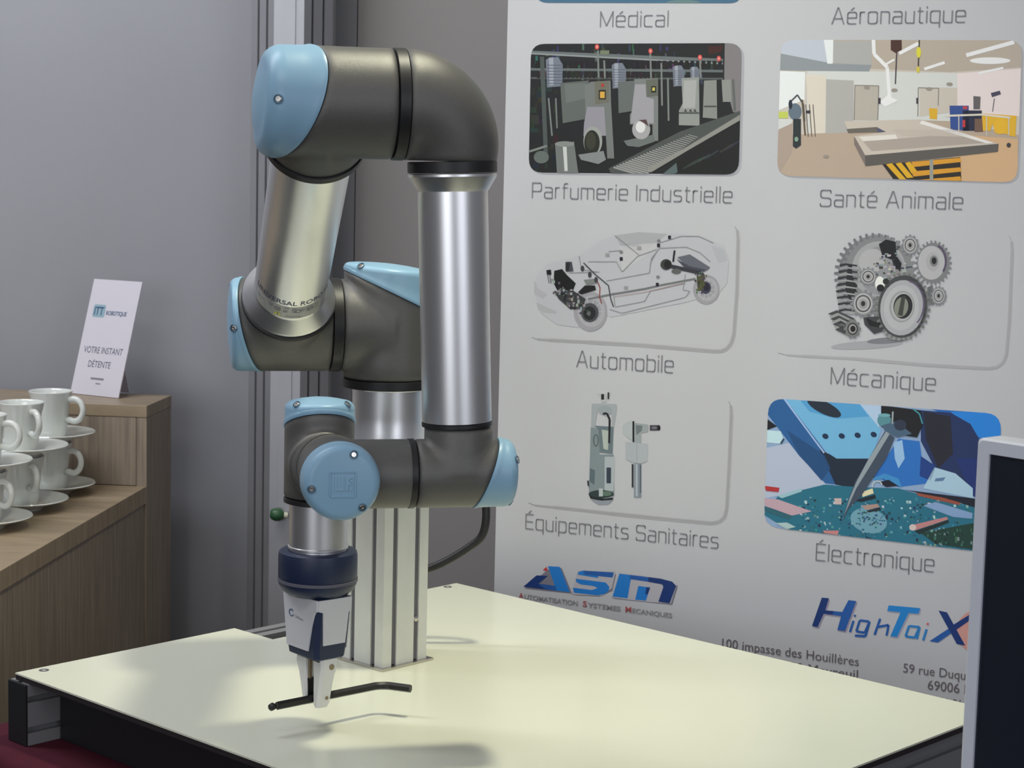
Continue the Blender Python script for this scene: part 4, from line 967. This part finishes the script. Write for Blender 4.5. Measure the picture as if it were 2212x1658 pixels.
p_.poly((174, 180, 182), [(1000, 410), (1050, 370), (1090, 360), (1090, 540), (1010, 480)], 1); p_.poly((150, 158, 160), [(1110, 380), (1230, 395), (1230, 460), (1170, 470), (1170, 560), (1100, 560)], 1); p_.poly((106, 116, 118), [(1120, 400), (1180, 405), (1175, 450), (1125, 490)], 2)
p_.rect((60, 56, 66), 1245, 400, 1330, 448, 2); p_.ell((16, 14, 22), 1325, 424, 14, 24, 3); p_.ell((110, 108, 116), 1285, 424, 26, 12, 4)
p_.line((26, 30, 34), [(1100, 365), (1100, 550)], 16, 4)
p_.poly((168, 174, 178), [(1030, 550), (1225, 565), (1225, 720), (1160, 740), (1090, 730), (1030, 700)], 3); p_.line((150, 156, 160), [(1130, 560), (1130, 740)], 6, 4)
p_.rect((28, 34, 38), 1085, 745, 1100, 950, 3); p_.rect((124, 134, 144), 1105, 740, 1170, 1040, 3); p_.rect((70, 84, 96), 1158, 750, 1168, 1000, 4); p_.rect((168, 176, 184), 1120, 745, 1138, 1030, 4)
p_.build()
# --- picture: electronics
cl = rquad((150, 72), (2030, 200), (1990, 1325), (112, 1108), 130)
p_ = Pic('printed_picture', 1620, 840, .2676, cl, (140, 166, 200))
p_.poly((178, 188, 208), [(110, 480), (330, 430), (620, 780), (120, 880)], 1); p_.poly((176, 200, 226), [(880, 110), (1080, 120), (1040, 320), (900, 200)], 1)
p_.poly((36, 92, 150), [(140, 60), (290, 70), (620, 520), (1150, 540), (1150, 650), (1000, 700), (870, 800), (700, 770), (610, 760), (400, 540), (140, 200)], 2)
p_.poly((16, 34, 56), [(560, 480), (700, 560), (1150, 545), (1060, 680), (850, 800), (690, 770)], 3); p_.poly((26, 74, 124), [(300, 330), (600, 530), (650, 640), (580, 740), (390, 520)], 3)
p_.poly((112, 178, 218), [(270, 60), (880, 110), (1060, 330), (980, 560), (700, 560), (610, 500)], 4); p_.poly((80, 156, 208), [(400, 80), (880, 115), (960, 220), (700, 240), (480, 180)], 5)
p_.ell((28, 40, 56), 600, 150, 150, 50, 6, rot=.45); p_.line((160, 186, 226), [(275, 75), (600, 515)], 13, 6)
for x, y in ((610, 380), (742, 378), (870, 372), (1000, 366)): p_.ell((20, 44, 78), x, y, 26, 21, 7, rot=.5)
p_.poly((20, 20, 30), [(140, 240), (220, 300), (140, 330)], 5); p_.poly((190, 220, 236), [(135, 330), (250, 340), (270, 400), (240, 440), (135, 430)], 5); p_.line((40, 70, 96), [(250, 440), (275, 400)], 16, 6)
p_.poly((24, 96, 176), [(1380, 130), (2040, 180), (2040, 500), (1850, 400), (1700, 250)], 2); p_.poly((30, 128, 216), [(1620, 180), (2040, 190), (2040, 420), (1850, 390)], 3)
p_.poly((24, 44, 92), [(1380, 170), (1620, 190), (1780, 280), (1850, 400), (1830, 800), (1500, 650), (1380, 420)], 4); p_.poly((28, 30, 44), [(1400, 180), (1620, 220), (1640, 520), (1520, 640), (1420, 400)], 5)
p_.poly((36, 110, 190), [(1000, 700), (1200, 400), (1370, 420), (1400, 640), (1480, 640), (1440, 760), (1200, 790)], 3); p_.poly((150, 190, 226), [(1160, 430), (1230, 410), (1250, 560), (1200, 640), (1170, 560)], 5); p_.poly((20, 60, 130), [(1380, 540), (1500, 620), (1460, 740), (1370, 700)], 5)
p_.poly((168, 200, 220), [(1490, 630), (1660, 680), (1800, 800), (1800, 880), (1400, 800)], 5); p_.poly((90, 120, 160), [(1500, 720), (1580, 710), (1560, 740), (1490, 745)], 6); p_.poly((20, 44, 110), [(1660, 560), (2030, 560), (2010, 1000), (1800, 860)], 4)
p_.poly((30, 108, 132), [(230, 860), (600, 770), (880, 790), (1200, 800), (1400, 860), (2000, 960), (2000, 1330), (300, 1130), (110, 1010)], 6)
for i in range(420):
    x = R_.uniform(380, 1960); y = R_.uniform(860, 1260)
    if y < 800 + (x - 400) * .04: continue
    s_ = R_.uniform(6, 22); p_.poly(jit(R_.choice([(24, 88, 112), (60, 140, 150), (130, 170, 180), (20, 60, 80), (50, 110, 100), (28, 46, 60), (180, 200, 205)]), 12), [(x, y), (x + s_, y + s_ * .12), (x + s_, y + s_ * R_.uniform(.6, 1.6)), (x, y + s_)], 7)
p_.ell((110, 160, 178), 960, 1060, 150, 100, 8, rot=.25)
for i in range(60): x = 960 + R_.gauss(0, 80); y = 1050 + R_.gauss(0, 50); p_.ell(jit((40, 90, 116), 25), x, y, R_.uniform(4, 12), R_.uniform(4, 10), 9, n=8)
p_.poly((190, 160, 172), [(120, 880), (230, 890), (500, 985), (340, 1020), (120, 940)], 8); p_.poly((40, 96, 110), [(120, 945), (340, 1022), (320, 1050), (120, 985)], 9)
p_.poly((176, 44, 50), [(120, 780), (240, 795), (230, 830), (130, 820)], 8); p_.poly((150, 190, 200), [(220, 860), (420, 800), (420, 825), (260, 880)], 8); p_.poly((170, 196, 196), [(210, 1080), (300, 1075), (370, 1110), (300, 1130)], 9); p_.poly((196, 130, 130), [(590, 1140), (720, 1140), (710, 1175), (600, 1160)], 9)
p_.poly((14, 20, 40), [(1240, 810), (1800, 880), (2000, 930), (2000, 1010), (1640, 900), (1330, 830)], 8); p_.poly((150, 76, 60), [(1340, 835), (1560, 875), (1700, 915), (1690, 935), (1360, 860)], 9); p_.poly((130, 160, 200), [(1400, 940), (1500, 910), (1800, 1000), (1790, 1045), (1640, 1030)], 9)
p_.poly((190, 130, 130), [(1290, 1100), (1590, 1030), (1600, 1050), (1330, 1140)], 9); p_.poly((20, 40, 40), [(1330, 1145), (1600, 1055), (1610, 1075), (1370, 1170)], 9); p_.ell((210, 196, 190), 1315, 1115, 28, 26, 10)
p_.poly((24, 60, 52), [(1380, 1160), (1800, 1080), (1990, 1130), (1990, 1320), (1500, 1250)], 8)
for i in range(60): x = R_.uniform(1400, 1950); y = R_.uniform(1120, 1290); p_.rect(jit(R_.choice([(60, 110, 90), (20, 40, 40), (120, 150, 140)]), 12), x, y, x + R_.uniform(6, 20), y + R_.uniform(8, 30), 9)
p_.poly((226, 216, 176), [(905, 830), (990, 800), (1000, 840), (910, 870)], 9); p_.poly((14, 30, 44), [(850, 900), (900, 880), (1010, 850), (1020, 880), (900, 910)], 9); p_.poly((200, 180, 176), [(680, 880), (740, 880), (740, 930), (690, 930)], 9); p_.poly((170, 140, 130), [(900, 940), (1030, 925), (1050, 950), (940, 975)], 10); p_.poly((20, 34, 44), [(940, 980), (1050, 955), (1060, 975), (960, 995)], 10)
p_.poly((60, 140, 200), [(990, 720), (1090, 680), (1200, 720), (1230, 790), (1160, 770), (1080, 720), (1010, 740)], 9); p_.poly((12, 20, 40), [(1040, 750), (1120, 730), (1200, 780), (1100, 790)], 9); p_.ringl((190, 200, 200), 1030, 790, 40, 50, 10, 10, 180, 340)
p_.poly((14, 16, 24), [(1060, 130), (1380, 170), (1400, 280), (1350, 390), (1150, 360), (1060, 300)], 10); p_.ell((84, 140, 150), 1085, 250, 55, 52, 11); p_.ell((110, 166, 176), 1085, 210, 50, 14, 12); p_.poly((70, 96, 120), [(1070, 290), (1180, 260), (1310, 360), (1190, 390), (1090, 340)], 12); p_.ell((40, 50, 70), 1215, 290, 50, 44, 13); p_.line((60, 140, 150), [(1320, 160), (1370, 200), (1395, 280)], 12, 13); p_.line((150, 160, 165), [(1155, 180), (1150, 280)], 14, 13)
p_.poly((60, 74, 92), [(1090, 340), (1170, 390), (1100, 560), (900, 860), (800, 960), (750, 1060), (800, 880), (850, 750), (960, 560)], 14); p_.poly((146, 158, 166), [(1100, 340), (1130, 360), (990, 590), (860, 800), (770, 1000), (750, 1060), (805, 880), (860, 750), (960, 560)], 15)
p_.build()
# --- the two pictures above the captions, only their lower edge in view
p_ = Pic('printed_picture', 0, 0, 1, rquad((1165, -270), (1605, -268), (1602, 7), (1157, 6), 26), (66, 104, 130))
for i in range(50): x = R_.uniform(1160, 1600); y = R_.uniform(-260, 6); p_.ell(jit((90, 130, 150), 40), x, y, R_.uniform(8, 40), R_.uniform(5, 20), 1, n=12)
p_.build()
p_ = Pic('printed_picture', 0, 0, 1, rquad((1715, -285), (2190, -290), (2185, -3), (1706, -1), 26), (120, 140, 160))
for i in range(30): x = R_.uniform(1710, 2190); y = R_.uniform(-280, -4); p_.ell(jit((150, 160, 170), 30), x, y, R_.uniform(8, 50), R_.uniform(5, 20), 1, n=12)
p_.build()

# --- stroke lettering
G = {
 'e': (.60, [[(0, .37), (.6, .37, 0), (.6, .72), (0, .72), (0, 0), (.58, 0)]]),
 'a': (.58, [[(.04, .72), (.58, .72), (.58, 0)], [(.58, .41, 0), (0, .41), (0, 0), (.58, 0, 0)]]),
 'c': (.54, [[(.54, .72), (0, .72), (0, 0), (.54, 0)]]),
 'd': (.60, [[(.6, 1), (.6, 0)], [(.6, .72, 0), (0, .72), (0, 0), (.6, 0, 0)]]),
 'b': (.60, [[(0, 1), (0, 0)], [(0, .72, 0), (.6, .72), (.6, 0), (0, 0, 0)]]),
 'p': (.60, [[(0, .72), (0, -.28)], [(0, .72, 0), (.6, .72), (.6, 0), (0, 0, 0)]]),
 'q': (.60, [[(.6, .72), (.6, -.28)], [(.6, .72, 0), (0, .72), (0, 0), (.6, 0, 0)]]),
 'i': (.0, [[(0, 0), (0, .72)], [(0, .90), (0, 1.0)]]),
 'l': (.0, [[(0, 0), (0, 1.02)]]),
 'm': (.92, [[(0, 0), (0, .72)], [(0, .72, 0), (.46, .72), (.46, 0)], [(.46, .72, 0), (.92, .72), (.92, 0)]]),
 'n': (.56, [[(0, 0), (0, .72)], [(0, .72, 0), (.56, .72), (.56, 0)]]),
 'o': (.60, [[(.3, .72), (0, .72), (0, 0), (.6, 0), (.6, .72), (.3, .72)]]),
 'r': (.30, [[(0, 0), (0, .72)], [(0, .45, 0), (0, .72), (.30, .72)]]),
 's': (.54, [[(.52, .72), (0, .72), (0, .38), (.54, .36), (.54, 0), (0, 0)]]),
 't': (.34, [[(.12, .95), (.12, 0), (.36, 0)], [(0, .72), (.34, .72)]]),
 'u': (.56, [[(0, .72), (0, 0), (.56, 0)], [(.56, .72), (.56, 0)]]),
 'f': (.34, [[(.1, 0), (.1, 1), (.36, 1)], [(0, .72), (.34, .72)]]),
 'M': (.86, [[(0, 0), (0, 1, 0), (.43, .06, 0), (.86, 1, 0), (.86, 0)]]),
 'A': (.80, [[(0, 0), (.37, 1, 0), (.43, 1, 0), (.80, 0)], [(.12, .33), (.68, .33)]]),
 'P': (.68, [[(0, 0), (0, 1, 0), (.68, 1), (.68, .44), (0, .44)]]),
 'I': (.0, [[(0, 0), (0, 1)]]),
 'S': (.70, [[(.68, .82), (.68, 1), (0, 1), (0, .54), (.70, .50), (.70, 0), (0, 0), (0, .18)]]),
 'E': (.60, [[(.62, 1), (0, 1, 0), (0, 0, 0), (.62, 0)], [(0, .5), (.56, .5)]]),
}
def fillet(path, r=.16, n=4):
    out_ = []
    for i, p in enumerate(path):
        rr_ = p[2] if len(p) > 2 else r; q = V(p[:2])
        if i in (0, len(path) - 1) or rr_ == 0: out_.append(q); continue
        a_ = V(path[i - 1][:2]) - q; b_ = V(path[i + 1][:2]) - q; rr_ = min(rr_, a_.length * .5, b_.length * .5)
        p0 = q + a_.normalized() * rr_; p1 = q + b_.normalized() * rr_
        for k in range(n + 1): t = k / n; out_.append(p0 * (1 - t) ** 2 + q * 2 * t * (1 - t) + p1 * t * t)
    return out_
def stroke_text(txt, pl, pr_, cap_px, w=.075, track=.17, m='greyink', name='lettering'):
    """pl / pr_: picture rows of the two baseline ends, turned into banner coordinates"""
    x = 0; polys = []
    for ch in txt:
        acc = None
        if ch == ' ': x += .42; continue
        if ch in 'éÉèÈ': acc = ch; ch = {'é': 'e', 'É': 'E', 'è': 'e', 'È': 'E'}[ch]
        wd, st = G[ch]
        if acc: top = .84 if acc in 'éè' else 1.10; st = st + [[(.22, top, 0), (.42, top + .16, 0)] if acc in 'éÉ' else [(.42, top, 0), (.22, top + .16, 0)]]
        for path in st: polys.append([(x + p.x, p.y) for p in fillet(path)])
        x += wd + track + w
    tot = x - track
    s0, z0 = toB(*pl); s1, z1 = toB(*pr_); zb = (z0 + z1) / 2; f = (s1 - s0) / tot
    pmid = ((pl[0] + pr_[0]) / 2, (pl[1] + pr_[1]) / 2); hh = abs(toB(pmid[0], pmid[1] - cap_px)[1] - toB(*pmid)[1])
    bm = bmesh.new()
    def pt(x_, y_): return fromB(s0 + x_ * f, zb + (z1 - z0) * (x_ / tot - .5) + y_ * hh, 4)
    for poly in polys:
        for (x0, y0), (x1, y1) in zip(poly, poly[1:]):
            dx, dy = (x1 - x0) * f, (y1 - y0) * hh; L = math.hypot(dx, dy)
            if L < 1e-7: continue
            hw = w * hh / 2; ex, ey = dx / L * hw * .5, dy / L * hw * .5; nx, ny = -dy / L * hw, dx / L * hw
            q = [(x0 * f - ex + nx, y0 * hh - ey + ny), (x0 * f - ex - nx, y0 * hh - ey - ny), (x1 * f + ex - nx, y1 * hh + ey - ny), (x1 * f + ex + nx, y1 * hh + ey + ny)]
            bm.faces.new([bm.verts.new(pt(a_ / f, b_ / hh)) for a_, b_ in q])
    return fin(name, bm, m, br, recalc=False)
stroke_text('Médical', (1297, 58), (1445, 57), 33)
stroke_text('Aéronautique', (1797, 52), (2087, 48), 35)
stroke_text('Parfumerie Industrielle', (1150, 427), (1583, 438), 33)
stroke_text('Santé Animale', (1772, 445), (2081, 452), 35)
stroke_text('Automobile', (1246, 792), (1456, 805), 35)
stroke_text('Mécanique', (1795, 829), (2022, 844), 36)
stroke_text('Équipements Sanitaires', (1136, 1141), (1553, 1184), 32)
stroke_text('Électronique', (1763, 1209), (2019, 1235), 36)
# --- addresses
def btext(txt, pl, pr_, cap_px, m='adrink', **kw):
    s0, z0 = toB(*pl); s1, z1 = toB(*pr_); pmid = ((pl[0] + pr_[0]) / 2, (pl[1] + pr_[1]) / 2); hh = abs(toB(pmid[0], pmid[1] - cap_px)[1] - toB(*pmid)[1])
    return text_on('lettering', txt, lambda x, y: fromB(s0 + (s1 - s0) * x, z0 + (z1 - z0) * x + y * hh, 4), m, br, **kw)
btext('100 impasse des Houillères', (1560, 1397), (1855, 1438), 20)
btext('13590 Meyreuil', (1664, 1443), (1853, 1466), 20)
btext('59 rue Duquesne', (1951, 1451), (2136, 1474), 20)
btext('69006 Lyon', (2004, 1488), (2136, 1504), 21)
btext('04 81 91 66 04', (2000, 1519), (2136, 1536), 18)
# --- logo with slanted letters
p_ = Pic('printed_logo', 1040, 1180, .27125)
W_ = (176, 174, 180); SH = (120, 118, 130)
NV, BL1, BL2 = (22, 52, 112), (30, 118, 196), (34, 88, 160)
Aa = [(530, 155), (625, 160), (705, 362), (335, 318), (440, 228), (530, 232), (455, 295), (600, 312)]
p_.poly(SH, [(x + 12, y + 10) for x, y in [(540, 155), (628, 160), (710, 362)] + [(335, 322)]], 0)
p_.poly(BL1, [(530, 155), (625, 160), (705, 362), (600, 350), (585, 312)], 3); p_.poly(BL2, [(335, 318), (585, 312), (600, 350)], 3)
p_.poly(NV, [(335, 318), (440, 228), (530, 232), (455, 295), (590, 312), (600, 350)], 4); p_.poly(BL2, [(455, 300), (590, 312), (600, 350), (520, 340)], 5)
p_.poly((190, 50, 60), [(490, 185), (520, 160), (528, 195)], 4)
S_ = [(790, 195), (1060, 205), (1050, 245), (830, 225), (765, 222), (765, 210)]
p_.poly(SH, [(x + 12, y + 10) for x, y in [(725, 330), (770, 200), (1060, 210), (1030, 340), (930, 385), (740, 375)]], 0); p_.poly(W_, [(720, 380), (765, 190), (1068, 198), (1040, 330), (960, 392)], 1)
p_.poly(BL2, [(810, 190), (1055, 205), (1045, 246), (820, 222)], 3); p_.poly(BL1, [(765, 222), (775, 200), (810, 190), (830, 223), (930, 234), (930, 250)], 3)
p_.poly(BL1, [(752, 255), (990, 285), (1020, 320), (1015, 350), (985, 375), (930, 388), (738, 366), (728, 326), (880, 345), (925, 330), (900, 315), (790, 300), (755, 280)], 3)
p_.poly(SH, [(x + 14, y + 12) for x, y in [(1040, 400), (1100, 215), (1430, 260), (1550, 300), (1505, 450), (1410, 440)]], 0); p_.poly(W_, [(1035, 405), (1092, 205), (1430, 250), (1555, 300), (1510, 452), (1405, 445), (1330, 440), (1200, 425)], 1)
p_.poly(BL1, [(1100, 215), (1300, 238), (1190, 262), (1165, 410), (1045, 398)], 3); p_.poly(BL2, [(1180, 225), (1430, 255), (1470, 300), (1300, 275), (1185, 258)], 4)
p_.poly(NV, [(1330, 242), (1430, 255), (1520, 278), (1550, 312), (1500, 450), (1410, 438), (1450, 320), (1440, 300), (1330, 280)], 5); p_.poly(BL1, [(1250, 312), (1345, 325), (1310, 430), (1225, 422)], 3); p_.poly(NV, [(1315, 322), (1345, 326), (1325, 380), (1305, 378)], 4)
p_.build()
M['redink'] = mat('red_ink', (.45, .12, .12, 1), .6)
M['softink'] = mat('soft_grey_ink', (.30, .29, .31, 1), .6)
for t_, xa, xb, cp_, mm_ in (('A', 1121, 1131, 12, 'redink'), ('UTOMATISATION', 1133, 1248, 10, 'softink'), ('S', 1259, 1268, 12, 'redink'), ('YSTEMES', 1270, 1341, 10, 'softink'), ('M', 1351, 1364, 12, 'redink'), ('ECANIQUES', 1366, 1452, 10, 'softink')):
    f_ = lambda x_: 1291 + (x_ - 1121) * .129
    btext(t_, (xa, f_(xa)), (xb, f_(xb)), cp_, m=mm_, offset=.02)
p_ = Pic('printed_logo', 1540, 1220, .3038)
p_.ell((204, 150, 140), 1900, 470, 170, 160, 0)
sh = lambda pts, dx=8, dy=8: [(x + dx, y + dy) for x, y in pts]
H1 = [(775, 230), (825, 235), (800, 320), (920, 332), (965, 248), (1020, 255), (940, 468), (885, 460), (912, 362), (788, 345), (745, 440), (705, 432)]
p_.poly((150, 140, 160), sh(H1), 1); p_.poly(NV, H1, 3); p_.poly(BL2, [(860, 327), (920, 332), (965, 248), (1020, 255), (940, 468), (885, 460), (912, 362), (850, 352)], 4)
T1 = [(1250, 285), (1475, 305), (1462, 345), (1392, 340), (1310, 510), (1262, 505), (1335, 335), (1240, 325)]
p_.poly((160, 160, 180), sh(T1, 6, 6), 1); p_.poly((30, 128, 200), T1, 3)
for pts in ([(1000, 395), (975, 475)], [(1110, 400), (1045, 392), (1020, 470), (1080, 480), (1115, 400), (1085, 505), (1010, 500)], [(1190, 380), (1150, 495)], [(1165, 440), (1250, 425), (1235, 500)]): p_.line(BL2, pts, 17, 3)
p_.line(BL2, [(1012, 352), (1008, 366)], 15, 3)
for pts in ([(1470, 440), (1395, 432), (1370, 505), (1435, 515), (1470, 440), (1450, 525)], [(1520, 455), (1495, 535)]): p_.line((40, 124, 190), pts, 17, 3)
p_.line((200, 90, 90), [(1530, 410), (1526, 424)], 15, 3)
X1 = [(1605, 322), (1665, 335), (1795, 572), (1735, 560)]; p_.poly(NV, X1, 3); p_.poly(BL2, [(1540, 540), (1600, 550), (1960, 300), (1920, 290)], 2)
p_.poly(NV, [(1700, 430), (1730, 460), (1960, 300), (1920, 290)], 3)
p_.build()
def align(r_, ang):
    Ri = Matrix.Rotation(-ang, 3, 'Z')
    def rec(o_):
        for ch in o_.children:
            ch.location = Ri @ ch.location
            ch.data.transform(Ri.to_4x4()); rec(ch)
    rec(r_); r_.rotation_euler.z = ang
bpy.context.view_layer.update()
for r_ in (rr, tr, rp): align(r_, math.radians(46.9))
align(br, math.atan2(bw.y, bw.x)); align(mo, math.atan2(mw.y, mw.x)); align(dk, math.atan2(mw.y, mw.x)); align(cr, math.radians(-5.2))
print('objects', len(bpy.data.objects), 'tris', sum(len(o_.data.polygons) for o_ in bpy.data.objects if o_.type == 'MESH'))
